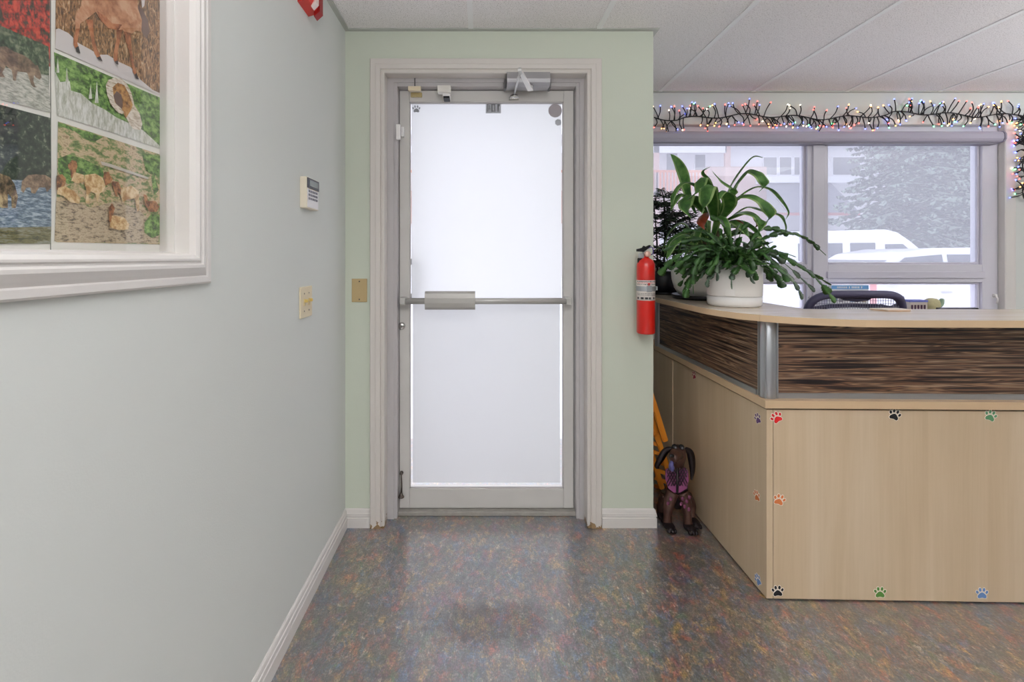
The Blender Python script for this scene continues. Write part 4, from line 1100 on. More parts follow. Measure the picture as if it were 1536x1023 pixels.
mb = MB(); mb.lathe([(0, 0), (.014, 0), (.015, .016), (.011, .024), (0, .024)], (ex.x, ex.y, zt), 20); mb.box(ex.x-.034, ex.x-.008, ex.y-.008, ex.y+.008, zt-.012, zt+.012, 0, .003)
mb.build('valve', SILVER, t)
mb = MB(); mb.prism([(ex.x-.041, ex.y-.009, zt+.020), (ex.x-.010, ex.y-.009, zt+.018), (ex.x+.004, ex.y-.009, zt+.030), (ex.x+.022, ex.y-.009, zt+.046), (ex.x+.016, ex.y-.009, zt+.050), (ex.x-.004, ex.y-.009, zt+.040), (ex.x-.041, ex.y-.009, zt+.031)], (0, .018, 0))
mb.tube([(ex.x-.014, ex.y, zt+.028), (ex.x-.004, ex.y, zt+.042)], .009, 10)
mb.build('lever', BLACK, t)
mb = MB(); mb.box(ex.x-.038, ex.x-.016, ex.y-.008, ex.y+.008, zt-.034, zt-.010, 0, .004); mb.build('nozzle', BLACK, t)
mb = MB(); mb.lathe([(0, -.019), (.012, -.018), (.0145, -.012), (.0145, 0), (0, 0)], (ex.x+.002, ex.y-.008, zt+.008), 22, axis='Y'); mb.build('gauge', mat('gauge_pink', rgb(216, 176, 160), .3, metal=.2), t)
mb = MB(); mb.tube(smooth_path([(ex.x+.008, ex.y-.006, zt+.034), (ex.x+.026, ex.y-.010, zt+.040), (ex.x+.030, ex.y-.010, zt+.012), (ex.x+.018, ex.y-.008, zt+.004)], 5), .0026, 6); mb.build('pull_tie', mat('purple_tie', rgb(72, 56, 128), .4), t)

# ------------------------------------------------------------------ metal dog sculpture in the corner
DC = V((.965, 2.30, 0))
dg = thing('dog_sculpture', DC, 'brown metal dog sculpture standing on the floor between wall and desk', 'sculpture')
BRON = mat('rusty_brown_metal', rgb(78, 52, 44), .42, metal=.35, nscale=30, namt=.45, bump=.2, bscale=60)
BROD = mat('dark_brown_metal', rgb(34, 25, 28), .45, metal=.35, nscale=26, namt=.4)
PURP = mat('purple_enamel', rgb(132, 66, 112), .35, nscale=30, namt=.3); TONG = mat('blue_purple_enamel', rgb(76, 74, 128), .35)
def D(px, py, dy=0): return P(px, py, 2.25+dy)
def skin_loft(mb, pts, rads, mi=0, flat=1., n=14): mb.tube(smooth_path(pts, 5), [a+(b-a)*s/5 for a, b in zip(rads, rads[1:]) for s in range(5)]+[rads[-1]], n, mi)
# body: chest to hips
mb = MB()
skin_loft(mb, [D(1015, 700, .0), D(1016, 715, .01), D(1016, 730, .03), D(1016, 744, .06), D(1015, 748, .09), D(1014, 750, .12)], [.030, .046, .048, .050, .048, .034])
mb.build('body', BROD, dg)
for nm, pts, rr in (('foreleg', [D(1009, 738, .0), D(1003, 755, -.01), D(1001, 772, -.005), D(1001, 790, -.005)], [.030, .027, .019, .021]),
                    ('foreleg', [D(1023, 738, .0), D(1029, 755, -.01), D(1031, 772, -.015), D(1032, 792, -.02)], [.030, .027, .019, .021]),
                    ('hind_leg', [D(1000, 745, .08), D(993, 760, .08), D(992, 776, .09), D(992, 784, .08)], [.034, .026, .015, .014]),
                    ('hind_leg', [D(1028, 745, .06), D(1036, 758, .06), D(1037, 772, .04), D(1038, 784, .03)], [.034, .026, .015, .014])):
    pts[-1].z = .012
    mb = MB(); skin_loft(mb, pts, rr); leg = mb.build(nm, BRON, dg)
    e = pts[-1]; mb = MB(); mb.ell((e.x, e.y-.020, .0145), (.026, .042, .0145))
    for q in (-1, 0, 1): mb.ell((e.x+q*.014, e.y-.054, .011), (.009, .014, .011), seg=10, rings=8)
    lp = mb.build('paw', BROD, leg)
mb = MB()   # breast plate with a lattice
cen = D(1016, 712, -.055)
plate = []
for (px, py) in ((999, 706), (1003, 703), (1015, 710), (1028, 702), (1032, 706), (1033, 720), (1030, 733), (1020, 739), (1011, 739), (1003, 733), (999, 720)):
    p = D(px, py, -.045); plate.append(p)
mb.prism(plate, (0, .008, 0))
for s in (-1, 1):
    for k in range(-5, 6):
        a = V((cen.x+k*.0135, cen.y+.003, cen.z+.050)); b = V((cen.x+k*.0135+s*.055, cen.y+.003, cen.z-.055))
        pts = [a.lerp(b, i/10) for i in range(11)]
        pts = [p for p in pts if abs(p.x-cen.x) < .050 and abs(p.z-(cen.z-.012)) < .050]
        if len(pts) > 1: mb.tube(pts, .0022, 5, 1)
mb.tube([D(1016, 706, -.05), D(1016, 739, -.05)], .006, 6, 1)
mb.build('breast_plate', [PURP, BROD], dg)
for (px, py) in ((1024, 748), (1030, 752), (1027, 760), (1033, 764), (1022, 756), (1006, 748), (1002, 755), (1034, 746)):
    p = D(px, py, -.036); mb = MB(); mb.ell(p, (.008, .004, .010), seg=10, rings=6); mb.build('purple_spot', mat('purple_spot', rgb(112, 52, 84), .4), dg)
mb = MB()   # head with muzzle
skin_loft(mb, [D(1016, 706, .0), D(1016, 694, -.01), D(1017, 684, -.02), D(1017, 675, -.02), D(1016, 669, -.02)], [.026, .030, .036, .034, .018])
skin_loft(mb, [D(1017, 680, -.02), D(1013, 683, -.06), D(1011, 688, -.085), D(1010, 690, -.095)], [.032, .028, .022, .010])
hd = mb.build('head', BRON, dg)
mb = MB(); mb.ell(D(1008, 683.5, -.115), (.011, .008, .008)); mb.build('nose', BLACK, hd)
for px, py in ((1012, 670.5), (1022, 671)):
    mb = MB(); p = D(px, py, -.035); mb.ell(p, (.0135, .0135, .0135)); mb.ell(p+V((0, -.011, .001)), (.0055, .0045, .0055), 1, 10, 8)
    mb.build('eye', [BLACK, mat('eye_shine', rgb(120, 120, 128), .1)], hd)
mb = MB(); skin_loft(mb, [D(1009, 691, -.08), D(1007, 697, -.095), D(1007.5, 702, -.09), D(1009, 706, -.085)], [.007, .011, .013, .006]); mb.build('tongue', TONG, hd)
for pts in ([D(1008, 672, -.01), D(998, 676, .0), D(991, 687, .0), D(985, 698, .01), D(987, 702, .01)], [D(1027, 672, -.01), D(1034, 678, .0), D(1037, 690, .0), D(1038, 706, .0), D(1036.5, 719, .0)]):
    mb = MB(); q = smooth_path(pts, 6); m = len(q)
    vs = []; fs = []
    for i, p in enumerate(q):
        t_ = i/(m-1); w_ = .005+.013*math.sin(PI*min(1, t_*.96+.04)**.8); d = (q[min(i+1, m-1)]-q[max(0, i-1)]).normalized(); s = V((d.z, 0, -d.x))
        vs += [p-s*w_+V((0, -.004, 0)), p+V((0, -.010, 0)), p+s*w_+V((0, -.004, 0)), p+V((0, .001, 0))]
    for i in range(m-1):
        for k in range(4): fs.append([i*4+k, i*4+(k+1) % 4, (i+1)*4+(k+1) % 4, (i+1)*4+k])
    fs += [[0, 1, 2, 3], [(m-1)*4+k for k in range(4)]]
    mb.add(vs, fs, 0, True); mb.build('ear', BROD, hd)
mb = MB(); skin_loft(mb, [D(1014, 750, .14), D(1014, 735, .17), D(1016, 705, .18)], [.010, .008, .004]); mb.build('tail', BRON, dg)

# folded wooden stand leaning behind the dog
fc = thing('folded_wooden_chair', (.93, 2.55, 0), 'orange wooden slatted chair folded and leaning behind the metal dog', 'chair')
def bar(name, a, b, w, th, m=ORANGE, tilt=V((0, 1, 0))):
    a, b = V(a), V(b); d = (b-a).normalized(); s = d.cross(tilt).normalized(); n_ = s.cross(d)
    mb = MB(); bm = bmesh.new(); bmesh.ops.create_cube(bm, size=1); L_ = (b-a).length
    for v in bm.verts: v.co = V((v.co.x*w, v.co.y*th, v.co.z*L_))
    bmesh.ops.bevel(bm, geom=bm.edges[:], offset=min(w, th)*.22, segments=2, affect='EDGES')
    M = Matrix((( s.x, n_.x, d.x, (a.x+b.x)/2), (s.y, n_.y, d.y, (a.y+b.y)/2), (s.z, n_.z, d.z, (a.z+b.z)/2), (0, 0, 0, 1)))
    mb.bm(bm, 0, False, M); return mb.build(name, m, fc)
def Q(px, py, y): return P(px, py, y)
YQ = 2.50
bar('back_rail', Q(974, 585, YQ), Q(998, 662, YQ), .030, .022)
bar('back_rail', Q(966, 590, YQ+.05), Q(988, 662, YQ+.05), .030, .022)
e1 = Q(1013, 742, YQ+.03); 
l1a, l1b = Q(984, 650, YQ+.025), Q(1012, 736, YQ+.025)
dd = (l1b-l1a); l1c = l1a+dd*((l1a.z-.02)/(l1a.z-l1b.z)); l1c.x = min(l1c.x, 1.03); 
bar('leg', l1a, l1b, .028, .020)
bar('leg', l1a+V((-.06, .02, .02)), l1b+V((-.06, .02, -.0)), .028, .020)
for k in range(6):
    f_ = .05+k*.17
    a = l1a.lerp(l1b, f_)+V((-.004, .012, 0)); bar('slat', a+V((-.085, .012, .028)), a, .020, .010)
bar('front_leg', l1b+V((.006, .0, .01)), V((l1b.x+.0, l1b.y+.10, .004)), .026, .02)
bar('front_leg', l1b+V((-.06, .02, .01)), V((l1b.x-.06, l1b.y+.11, .004)), .026, .02)

# ------------------------------------------------------------------ behind the desk
oc = thing('office_chair', (1.98, 2.55, 0), 'dark blue mesh backed office chair behind the reception desk', 'chair')
NAVY = mat('navy_frame', rgb(58, 56, 84), .55, nscale=30, namt=.15, bump=.1, bscale=200)
CB = 2.50
cxl, cxr = (1207-CX)*CB/F, (1364-CX)*CB/F; czt = CAMZ-(441-CY)*CB/F
cxm = (cxl+cxr)/2; hw = (cxr-cxl)/2-.02
mb = MB(); ring = []
for k in range(40):
    a = 2*PI*k/40; ca, sa = math.cos(a), math.sin(a); e_ = .36
    ring.append(V((cxm+hw*math.copysign(abs(ca)**e_, ca), CB+.02*math.cos(a*2), czt-.27+.27*math.copysign(abs(sa)**e_, sa))))
mb.tube(ring+[ring[0], ring[1]], .021, 10, flat=1.0)
mb.build('backrest_frame', NAVY, oc)
mb = MB(); mb.prism([(cxm-.10, CB, czt-.012), (cxm+.10, CB, czt-.012), (cxm+.06, CB, czt-.035), (cxm, CB, czt-.043), (cxm-.06, CB, czt-.035)], (0, .018, 0)); mb.build('headrest_lip', NAVY, oc)
mb = MB()
for k in range(38):
    x = cxm-hw+2*hw*(k+.5)/38; mb.tube([(x, CB+.004, czt-.52), (x, CB+.004, czt-.01)], .0014, 4)
for k in range(30):
    z = czt-.53+.52*(k+.5)/30; mb.tube([(cxm-hw, CB+.004, z), (cxm+hw, CB+.004, z)], .0012, 4)
mb.build('backrest_mesh', mat('mesh_grey', rgb(120, 120, 140), .7), oc)
mb = MB(); mb.tube([(cxm-hw, CB+.012, czt-.085), (cxm-.12, CB+.03, czt-.068), (cxm, CB+.035, czt-.064), (cxm+.12, CB+.03, czt-.068), (cxm+hw, CB+.012, czt-.085)], .012, 8); mb.build('lumbar_bar', NAVY, oc)
mb = MB(); mb.box(cxm-.24, cxm+.24, CB-.02, CB+.46, .43, .50, 0, .025); mb.build('seat', NAVY, oc)
mb = MB(); mb.tube([(cxm, CB+.2, .43), (cxm, CB+.2, .12)], .028, 12)
mb.tube(smooth_path([(cxm, CB+.2, .42), (cxm, CB-.05, .40), (cxm, CB+.02, .60)], 5), .018, 8); mb.build('column', BLACK, oc)
for k in range(5):
    a = 2*PI*k/5+.3; ex_ = V((cxm+.27*math.cos(a), CB+.2+.27*math.sin(a), .065))
    mb = MB(); mb.tube([(cxm, CB+.2, .11), ex_], [.024, .016], 8); lg = mb.build('leg', BLACK, oc)
    mb = MB(); mb.lathe([(0, -.018), (.026, -.016), (.028, 0), (.026, .016), (0, .018)], (ex_.x, ex_.y, .028), 14, axis='X'); mb.build('caster', BLACK, lg)

SZ = WZ0+.0035
def on_sill(px, y): return (px-CX)*y/F
t = thing('toy_cactus', (on_sill(1399, 3.02), 3.02, SZ), 'cream and green cactus ornament with one arm on the window sill', 'ornament')
cx_ = on_sill(1398, 3.02); zt_ = CAMZ-(447-CY)*3.02/F
mb = MB(); mb.lathe([(0, 0), (.034, 0), (.042, .05), (.038, .05), (0, .045)], (cx_, 3.02, SZ), 24); mb.build('pot', POTW, t)
mb = MB(); n_ = 22; h_ = zt_-SZ
prof = [(.034, .045), (.040, .08), (.040, h_-.035), (.034, h_-.014), (.020, h_-.003), (0, h_)]
mb.lathe(prof, (cx_, 3.02, SZ), n_)
for v in mb.v:
    a = math.atan2(v.y-3.02, v.x-cx_); r_ = math.hypot(v.y-3.02, v.x-cx_)
    if r_ > .004: f_ = 1+.07*math.cos(a*11); v.x = cx_+(v.x-cx_)*f_; v.y = 3.02+(v.y-3.02)*f_
mb.build('body', mat('cactus_cream', rgb(196, 188, 146), .7, nscale=60, namt=.25), t)
mb = MB(); mb.tube(smooth_path([(cx_+.034, 3.02, SZ+h_-.055), (cx_+.052, 3.02, SZ+h_-.050), (cx_+.062, 3.02, SZ+h_-.035), (cx_+.064, 3.02, SZ+h_-.014)], 5), .0125, 10)
mb.ell((cx_+.064, 3.02, SZ+h_-.014), (.0125, .0125, .012)); mb.build('arm', mat('cactus_green', rgb(150, 172, 148), .7), t)
t = thing('leaflet_box', (on_sill(1274, 3.03), 3.03, SZ), 'white leaflet box with a blue header on the window sill', 'box')
a, b = on_sill(1247, 3.02), on_sill(1303, 3.02); zt_ = CAMZ-(427.5-CY)*3.02/F
MB().box(a, b, 3.02, 3.055, SZ, zt_, 0, .002).build('body', mat('leaflet_white', rgb(232, 234, 240), .5), t)
BLU = mat('leaflet_blue', rgb(112, 168, 224), .5); LBL2 = mat('leaflet_pale_blue', rgb(150, 180, 214), .5)
MB().box(a+.001, b-.001, 3.0185, 3.020, zt_-.027, zt_-.003).build('blue_header', BLU, t)
mb = MB(); rn = random.Random(8); x = a+.036
while x < b-.04:
    w_ = rn.choice([.005, .007, .008]); 
    mb.box(x, x+w_, 3.0178, 3.0186, zt_-.021, zt_-.009); x += w_+rn.choice([.004, .004, .004, .011])
mb.build('header_lettering', WHITEP, t)
mb = MB()
for k in range(6):
    mb.box(a+.012+k*.037, a+.012+k*.037+.026, 3.0185, 3.020, zt_-.100-.01*(k % 2), zt_-.05, k % 3)
mb.build('leaflet_pictures', [LBL2, mat('leaflet_grey', rgb(150, 148, 160), .5), mat('leaflet_tan', rgb(190, 176, 160), .5)], t)
t = thing('blue_lidded_box', (on_sill(1376, 3.0), 3.0, SZ), 'small printed box with a blue lid beside the toy cactus', 'box')
a, b = on_sill(1362, 3.0), on_sill(1388, 3.0); zt_ = CAMZ-(450-CY)*3.0/F
MB().box(a, b, 2.985, 3.045, SZ, zt_-.012, 0, .002).build('body', mat('box_cream', rgb(206, 196, 186), .5), t)
MB().box(a-.002, b+.002, 2.983, 3.047, zt_-.012, zt_).build('lid', mat('box_blue', rgb(108, 116, 190), .5), t)
mb = MB()
for k in range(5): mb.box(a+.006+k*.020, a+.019+k*.020, 2.9842, 2.985, zt_-.060-.004*(k % 2), zt_-.030)
mb.build('printed_band', mat('box_print', rgb(70, 40, 64), .5), t)
for i, (px, lb, rr) in enumerate(((1322, 'larger dark round ornament on the window sill behind the chair', .040), (1344, 'smaller dark round ornament on the window sill beside the blue lidded box', .030))):
    x = on_sill(px, 3.02); z = CAMZ-(456-CY)*3.02/F
    mb = MB(); mb.lathe([(0, 0), (rr*.8, 0), (rr, .03), (rr, z-SZ-rr), (rr*.86, z-SZ-rr*.5), (rr*.5, z-SZ-rr*.12), (0, z-SZ)], (x, 3.02, SZ), 20)
    tag(mb.build('round_ornament', mat('ornament_dark', rgb(72, 70, 84), .7, nscale=60, namt=.3)), lb, 'ornament', 'dark ornaments on the sill')
t = thing('monitor', (on_sill(1440, 2.80), 2.80, .757), 'thin dark flat screen monitor edge showing above the counter', 'monitor')
mx = on_sill(1436, 2.8); zt_ = CAMZ-(461.0-CY)*2.8/F
mb = MB(); mb.box(mx-.12, mx+.12, 2.79, 2.812, zt_-.235, zt_-.002, 0, .004); mb.build('screen', BLACK, t)
mb = MB(); mb.prism([(mx-.125, 2.788, zt_-.240), (mx+.125, 2.788, zt_-.240), (mx+.125, 2.788, zt_-.014), (mx+.05, 2.788, zt_), (mx-.125, 2.788, zt_)], (0, -.006, 0)); mb.build('bezel', mat('monitor_bezel', rgb(78, 76, 88), .5), t)
zlow = zt_-.24
mb = MB(); mb.box(mx-.02, mx+.02, 2.80, 2.82, .757, zlow+.02); mb.box(mx-.09, mx+.09, 2.74, 2.88, .757, .765, 0, .003); mb.build('stand', BLACK, t)
t = thing('writing_table', (2.9, 2.9, 0), 'maple writing table under the window', 'table')
mb = MB(); mb.box(2.45, 3.5, 2.62, 2.965, .730, .757, 0, .002); mb.build('tabletop', MAPLE_T, t)
for x in (2.50, 3.44):
    for y in (2.66, 2.93): mb = MB(); mb.box(x-.02, x+.02, y-.02, y+.02, 0, .730); mb.build('leg', SILVER, t)

# ------------------------------------------------------------------ outside
GZ = -.35
snow = patchy('packed_snow', [(.35, rgb(196, 198, 204)), (.55, rgb(226, 227, 232)), (.7, rgb(240, 240, 244))], (.5, .5, .5), 1.0, rough=.9)
mb = MB(); mb.box(-40, 60, YW+.3, 90, GZ-.2, GZ); o = mb.build('street_ground', snow); o['kind'] = 'structure'
hs = thing('apartment_house', (16, 40, GZ), 'pale house with an orange wooden balcony across the street', 'building')
HY = 40.0
def hb(mb, px0, px1, py0, py1, y0=HY, dep=.1, mi=0, bev=0):
    a, b = P(px0, py1, y0), P(px1, py0, y0); mb.box(a.x, b.x, y0, y0+dep, a.z, b.z, mi, bev)
HW = mat('house_render', rgb(226, 224, 226), .9, nscale=1, namt=.04); HP = mat('house_pink_siding', rgb(196, 158, 146), .8, nscale=2, namt=.08)
HO = mat('balcony_orange_wood', rgb(204, 116, 76), .7, nscale=3, namt=.1); HG = mat('window_dark_glass', rgb(86, 88, 100), .2); HR = mat('grey_roofing', rgb(126, 126, 136), .9, nscale=2, namt=.06)
HT = mat('white_timber', rgb(238, 238, 242), .6)
mb = MB(); a = P(600, 100, HY); b = P(1480, 100, HY); mb.box(a.x, b.x, HY+.1, HY+9, GZ, 14.5); mb.build('wall', HW, hs)
mb = MB(); hb(mb, 1060, 1150, 250, 410, HY-.1, .19); hb(mb, 600, 1060, 290, 335, HY-.1, .19); mb.build('siding', HP, hs)
mb = MB(); hb(mb, 600, 1090, 219, 229, HY-1.4, .25); mb.build('eave_beam', HT, hs)
mb = MB(); a = P(590, 100, HY); b = P(1490, 100, HY); mb.prism([(a.x, HY-2.4, 11.2), (a.x, HY+9.5, 15.6), (a.x, HY+9.5, 16.0), (a.x, HY-2.4, 11.6)], (b.x-a.x, 0, 0)); mb.build('roof', mat('snowy_roof', rgb(232, 233, 240), .9), hs)
mb = MB(); hb(mb, 600, 1062, 286, 294, HY-1.4, 1.5); mb.build('balcony_floor', HP, hs)
mb = MB()
x = 620
while x < 1060: hb(mb, x, x+3.1, 258, 286, HY-1.4, .06); x += 5.2
hb(mb, 600, 1062, 255, 258.5, HY-1.42, .1); mb.build('balcony_railing', HO, hs)
for px in (1092, 985, 860): mb = MB(); hb(mb, px-4, px+4, 200, 410, HY-1.4, .25); mb.build('post', HP, hs)
for (p0, p1, q0, q1) in ((1146, 1165, 236, 262), (1170, 1187, 236, 262), (1192, 1209, 236, 262), (1000, 1016, 230, 256), (1043, 1058, 232, 256), (930, 950, 230, 256), (1250, 1290, 236, 262)):
    mb = MB(); hb(mb, p0-1.5, p1+1.5, q0-1.5, q1+1.5, HY+.02, .1); f = mb.build('window_surround', HT, hs); mb = MB(); hb(mb, p0, p1, q0, q1, HY, .06); mb.build('window_pane', HG, f)
mb = MB(); hb(mb, 1142, 1300, 264, 274, HY-.9, 1.0); mb.build('ledge', HT, hs)
mb = MB(); a = P(1150, 274, HY-.8); b = P(1296, 318, HY-4); mb.prism([(a.x, HY-.6, a.z), (a.x, HY-3.6, b.z), (a.x, HY-3.6, b.z-.2), (a.x, HY-.6, a.z-.2)], (b.x-a.x, 0, 0)); mb.build('porch_roof', HR, hs)
mb = MB(); hb(mb, 1150, 1290, 319, 323, HY-3.66, .15); mb.build('porch_fascia', mat('red_fascia', rgb(176, 96, 90), .7), hs)
mb = MB(); hb(mb, 1150, 1285, 345, 415, HY-.2, .3); mb.build('garage_door', mat('garage_grey', rgb(172, 170, 178), .8), hs)

# spruce trees
def spruce(x, y, h, R0, label, seed, g0=.9):
    rn = random.Random(seed)
    t = thing('spruce_tree', (x, y, GZ), label, 'tree', 'spruce trees across the street')
    MB().tube([(x, y, GZ), (x, y, GZ+h)], [.22, .03], 10).build('trunk', mat('spruce_bark', rgb(86, 72, 64), .9), t)
    mb = MB(); z = g0
    while z < h-.3:
        f_ = 1-z/h; R_ = R0*f_**.75*rn.uniform(.8, 1.1); nb = 9 if z < h*.6 else 7
        for k in range(nb):
            a = 2*PI*k/nb+rn.uniform(-.4, .4); d = V((math.cos(a), math.sin(a), 0)); s = V((-d.y, d.x, 0))
            r_ = R_*rn.uniform(.75, 1.1); b0 = V((x, y, GZ+z)); k1 = rn.uniform(.0, .25)
            pts = [b0, b0+d*r_*.35+V((0, 0, .10*r_)), b0+d*r_*.75+V((0, 0, -.06*r_)), b0+d*r_+V((0, 0, -.12*r_+k1))]
            q = smooth_path(pts, 3); m = len(q)
            for i in range(1, m):
                p = q[i]; t_ = i/(m-1); wl = r_*.34*(1.05-t_)+.14
                for sg in (-1, 1):
                    for j in range(2):
                        dd_ = (s*sg*rn.uniform(.7, 1.1)+d*rn.uniform(.2, .8)).normalized(); l = wl*rn.uniform(.6, 1.1)
                        e = p+dd_*l+V((0, 0, -l*rn.uniform(.15, .5))); mid = p.lerp(e, .5); pd = V((0, 0, 1))
                        w_ = .07+.05*rn.random()
                        mb.add([p, mid+dd_.cross(pd)*w_, e, mid-dd_.cross(pd)*w_, mid+V((0, 0, -.10-.10*rn.random()))], [[0, 1, 2, 3], [0, 1, 4], [1, 2, 4], [2, 3, 4], [3, 0, 4]], rn.choice([0, 0, 1]))
        z += rn.uniform(.22, .34)
    mb.build('boughs', [mat('spruce_needles', rgb(34, 56, 42), .9), mat('spruce_needles_snow_lit', rgb(150, 170, 154), .9)], t)  # pale copy puts snow light on scattered boughs into the colour
spruce(24.3, 26.4, 16, 4.9, 'large spruce tree right behind the white van', 4, 1.9)
spruce(34.0, 33.0, 17, 4.2, 'second spruce tree to the right of the large spruce', 9, 1.4)

# vehicles
CARW = mat('white_car_paint', rgb(240, 241, 246), .3, coat=.5); TINT = mat('car_glass', rgb(72, 76, 88), .12); TYRE = mat('tyre_black', rgb(40, 40, 44), .8)
def vehicle(name, label, loc, rz, prof, width, glass, wheels, cat, extra=()):
    t = thing(name, (0, 0, 0), label, cat)
    mb = MB(); n_ = len(prof); W = width/2
    zmax = max(z for x, z in prof)
    def sec(y, k): return [V((x, y*(1-.16*max(0, (z-.95))/max(.5, zmax-.95)), z)) for x, z in prof]
    rows = [sec(-W*.97, 0), sec(-W, 0), sec(W, 0), sec(W*.97, 0)]
    b = bmesh.new(); 
    L0 = [b.verts.new(v) for v in sec(-W, 0)]; L1 = [b.verts.new(v) for v in sec(W, 0)]
    for i in range(n_): b.faces.new([L0[i], L0[(i+1) % n_], L1[(i+1) % n_], L1[i]])
    b.faces.new(L0[::-1]); b.faces.new(L1)
    bmesh.ops.recalc_face_normals(b, faces=b.faces[:])
    bmesh.ops.bevel(b, geom=b.edges[:], offset=.05, segments=3, profile=.5, affect='EDGES')
    mb.bm(b, 0, True); mb.build('body', CARW, t)
    def on_side(x, z, s): 
        y = W*(1-.16*max(0, (z-.95))/max(.5, zmax-.95)); return V((x, s*(y+.006), z))
    for q in glass:
        if q[0] == 'side':
            for s in (-1, 1):
                mb = MB(); pts = [on_side(x, z, s) for x, z in q[1]]; mb.prism(pts, (0, s*.008, 0)); mb.build('side_window', TINT, t)
        else:
            (xa, za), (xb, zb) = q[1]; ya = W*.90*(1-.16*max(0, (za-.95))/max(.5, zmax-.95)); yb = W*.9*(1-.16*max(0, (zb-.95))/max(.5, zmax-.95))
            nx = V((zb-za, 0, -(xb-xa))).normalized(); nx = nx if nx.z > 0 else -nx
            mb = MB(); mb.prism([V((xa, -ya, za))+nx*.004, V((xa, ya, za))+nx*.004, V((xb, yb, zb))+nx*.004, V((xb, -yb, zb))+nx*.004], nx*.01); mb.build('windshield', TINT, t)
    for x, r in wheels:
        for s in (-1, 1):
            mb = MB(); mb.lathe([(0, -.10), (r*.6, -.10), (r*.92, -.10), (r, -.07), (r, .07), (r*.92, .10), (r*.6, .10), (0, .10)], (x, s*(W-.09), r), 28, axis='Y'); wh = mb.build('wheel', TYRE, t)
            mb = MB(); mb.lathe([(0, .105), (r*.5, .104), (r*.58, .098), (0, .09)] if s > 0 else [(0, -.105), (r*.5, -.104), (r*.58, -.098), (0, -.09)], (x, s*(W-.09), r), 20, axis='Y'); mb.build('hubcap', SILVER, wh)
    for (nm, x0, x1, y0, y1, z0, z1, m_) in extra:
        for s in (-1, 1):
            mb = MB(); ya, yb = sorted((s*(W+y0), s*(W+y1))); mb.box(x0, x1, ya, yb, z0, z1, 0, .01); mb.build(nm, m_, t)
    t.location = loc; t.rotation_euler = (0, 0, rz); return t
van = vehicle('van', 'white high roofed van parked in front of the large spruce', (12.6, 20.6, GZ), math.radians(-24),
  [(0, .35), (0, 1.9), (.12, 2.62), (.5, 2.72), (3.9, 2.74), (4.25, 2.62), (4.62, 2.28), (5.25, 1.58), (5.9, 1.32), (6.1, .95), (6.12, .35)], 2.0,
  [('side', [(1.0, 1.5), (1.0, 2.22), (2.5, 2.22), (2.5, 1.5)]), ('side', [(2.75, 1.5), (2.75, 2.22), (3.55, 2.22), (3.55, 1.5)]), ('side', [(3.85, 1.42), (3.85, 2.16), (4.40, 2.16), (4.95, 1.50)]), ('front', [(4.66, 2.24), (5.22, 1.62)])],
  [(1.1, .36), (5.0, .36)], 'van', [('side_mirror', 4.72, 4.86, .02, .25, 1.5, 1.8, TYRE)])
suv = vehicle('car', 'white car seen side on close outside the window', (5.9, 9.6, GZ), 0,
  [(0, .42), (.02, 1.0), (.22, 1.14), (1.15, 1.26), (1.35, 1.32), (2.0, 1.72), (2.6, 1.82), (4.0, 1.84), (4.75, 1.25), (4.85, 1.0), (4.85, .42)], 1.9,
  [('side', [(1.55, 1.30), (2.05, 1.64), (2.75, 1.70), (2.75, 1.30)]), ('side', [(2.85, 1.30), (2.85, 1.70), (3.85, 1.70), (4.1, 1.30)]), ('front', [(1.98, 1.68), (1.40, 1.36)])],
  [(.95, .34), (3.85, .34)], 'car', [('side_mirror', 1.72, 1.86, .01, .19, 1.08, 1.22, CARW), ('door_handle', 2.62, 2.82, .0, .03, .98, 1.02, SILVER), ('door_handle', 3.62, 3.82, .0, .03, 1.0, 1.04, SILVER)])

# red marker post between house and car
mb = MB(); a = P(1310, 418, 7.5); mb.tube([(a.x, 7.5, GZ), (a.x, 7.5, a.z)], .045, 12)
tag(mb.build('marker_post', mat('marker_red', rgb(224, 92, 84), .5)), 'red marker post standing outside below the window', 'post')

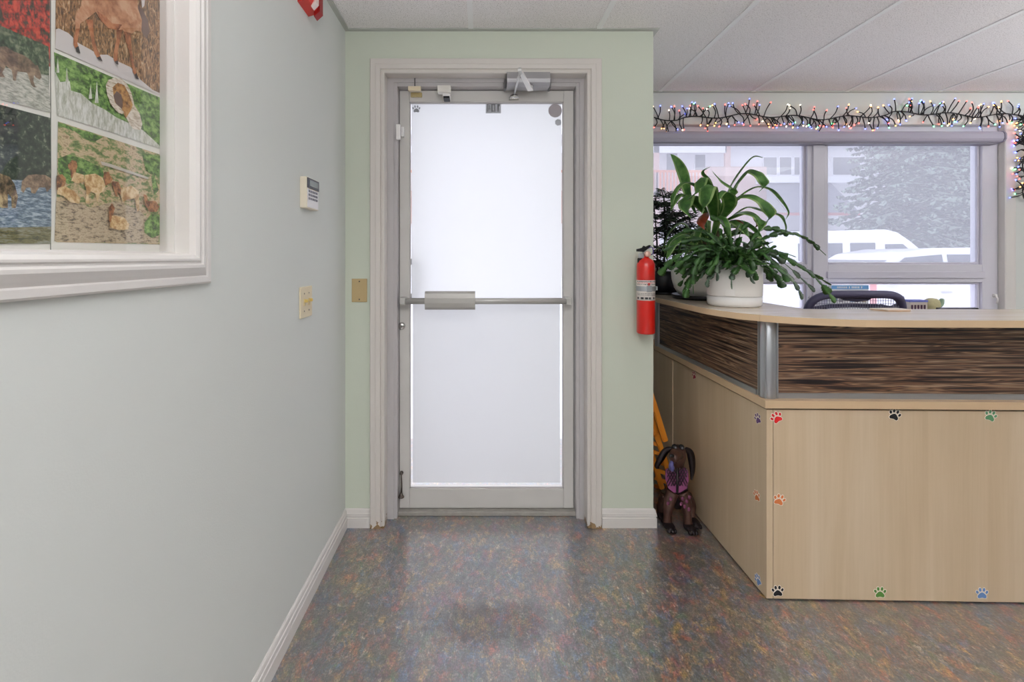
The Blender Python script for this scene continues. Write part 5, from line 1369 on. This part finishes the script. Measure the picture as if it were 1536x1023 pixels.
# ------------------------------------------------------------------ light
wd = bpy.data.worlds.new('overcast'); sc.world = wd; wd.use_nodes = True
n = wd.node_tree.nodes; L = wd.node_tree.links; bg = n['Background']
tc = n.new('ShaderNodeTexCoord'); sep = n.new('ShaderNodeSeparateXYZ'); L.new(tc.outputs['Generated'], sep.inputs[0])
r = ramp(n, [(.0, rgb(226, 228, 238)), (.5, rgb(240, 242, 250)), (1, rgb(236, 240, 255))]); L.new(sep.outputs[2], r.inputs[0]); L.new(r.outputs[0], bg.inputs[0])
bg.inputs[1].default_value = 2.85
def area(name, x, y, sx, sy, power, col=(.97, .98, 1)):
    l = bpy.data.lights.new(name, 'AREA'); l.shape = 'RECTANGLE'; l.size = sx; l.size_y = sy; l.energy = power; l.color = col
    o = bpy.data.objects.new(name, l); C.objects.link(o); o.location = (x, y, H-.012); return o
for (x, y, p) in ((.15, .3, 11), (3.2, .4, 6), (0., -1.3, 11), (.6, -2.4, 9)): area('ceiling_light', x, y, 1.2, .6, p)
def uplight(name, x, y, z, p, col=(.97, .98, 1)):
    o = area(name, x, y, .45, .45, p, col); o.location.z = z; o.rotation_euler = (PI, 0, 0)
uplight('ceiling_fill_uplight', .4, -.95, 1.7, 88); uplight('ceiling_fill_uplight', 3.7, 1.0, 1.75, 74)  # unseen uplights added to brighten the ceiling, no lamp stands there

cam = bpy.data.cameras.new('camera'); co = bpy.data.objects.new('camera', cam); C.objects.link(co)
co.location = (0, 0, CAMZ); co.rotation_euler = (PI/2, 0, 0)
cam.sensor_width = 36; cam.lens = F/1536*36; cam.shift_x = (768-CX)/1536; cam.shift_y = -(511.5-CY)/1536
cam.clip_start = .02; cam.clip_end = 300
sc.camera = co
vs_ = sc.view_settings; vs_.view_transform = 'Standard'; vs_.look = 'None'; vs_.gamma = 1; vs_.use_curve_mapping = False; vs_.exposure = 0
sc.cycles.max_bounces = 12; sc.cycles.diffuse_bounces = 6; sc.cycles.transparent_max_bounces = 16; sc.cycles.sample_clamp_indirect = 6
for o in bpy.data.objects:
    if '_o' in o: del o['_o']
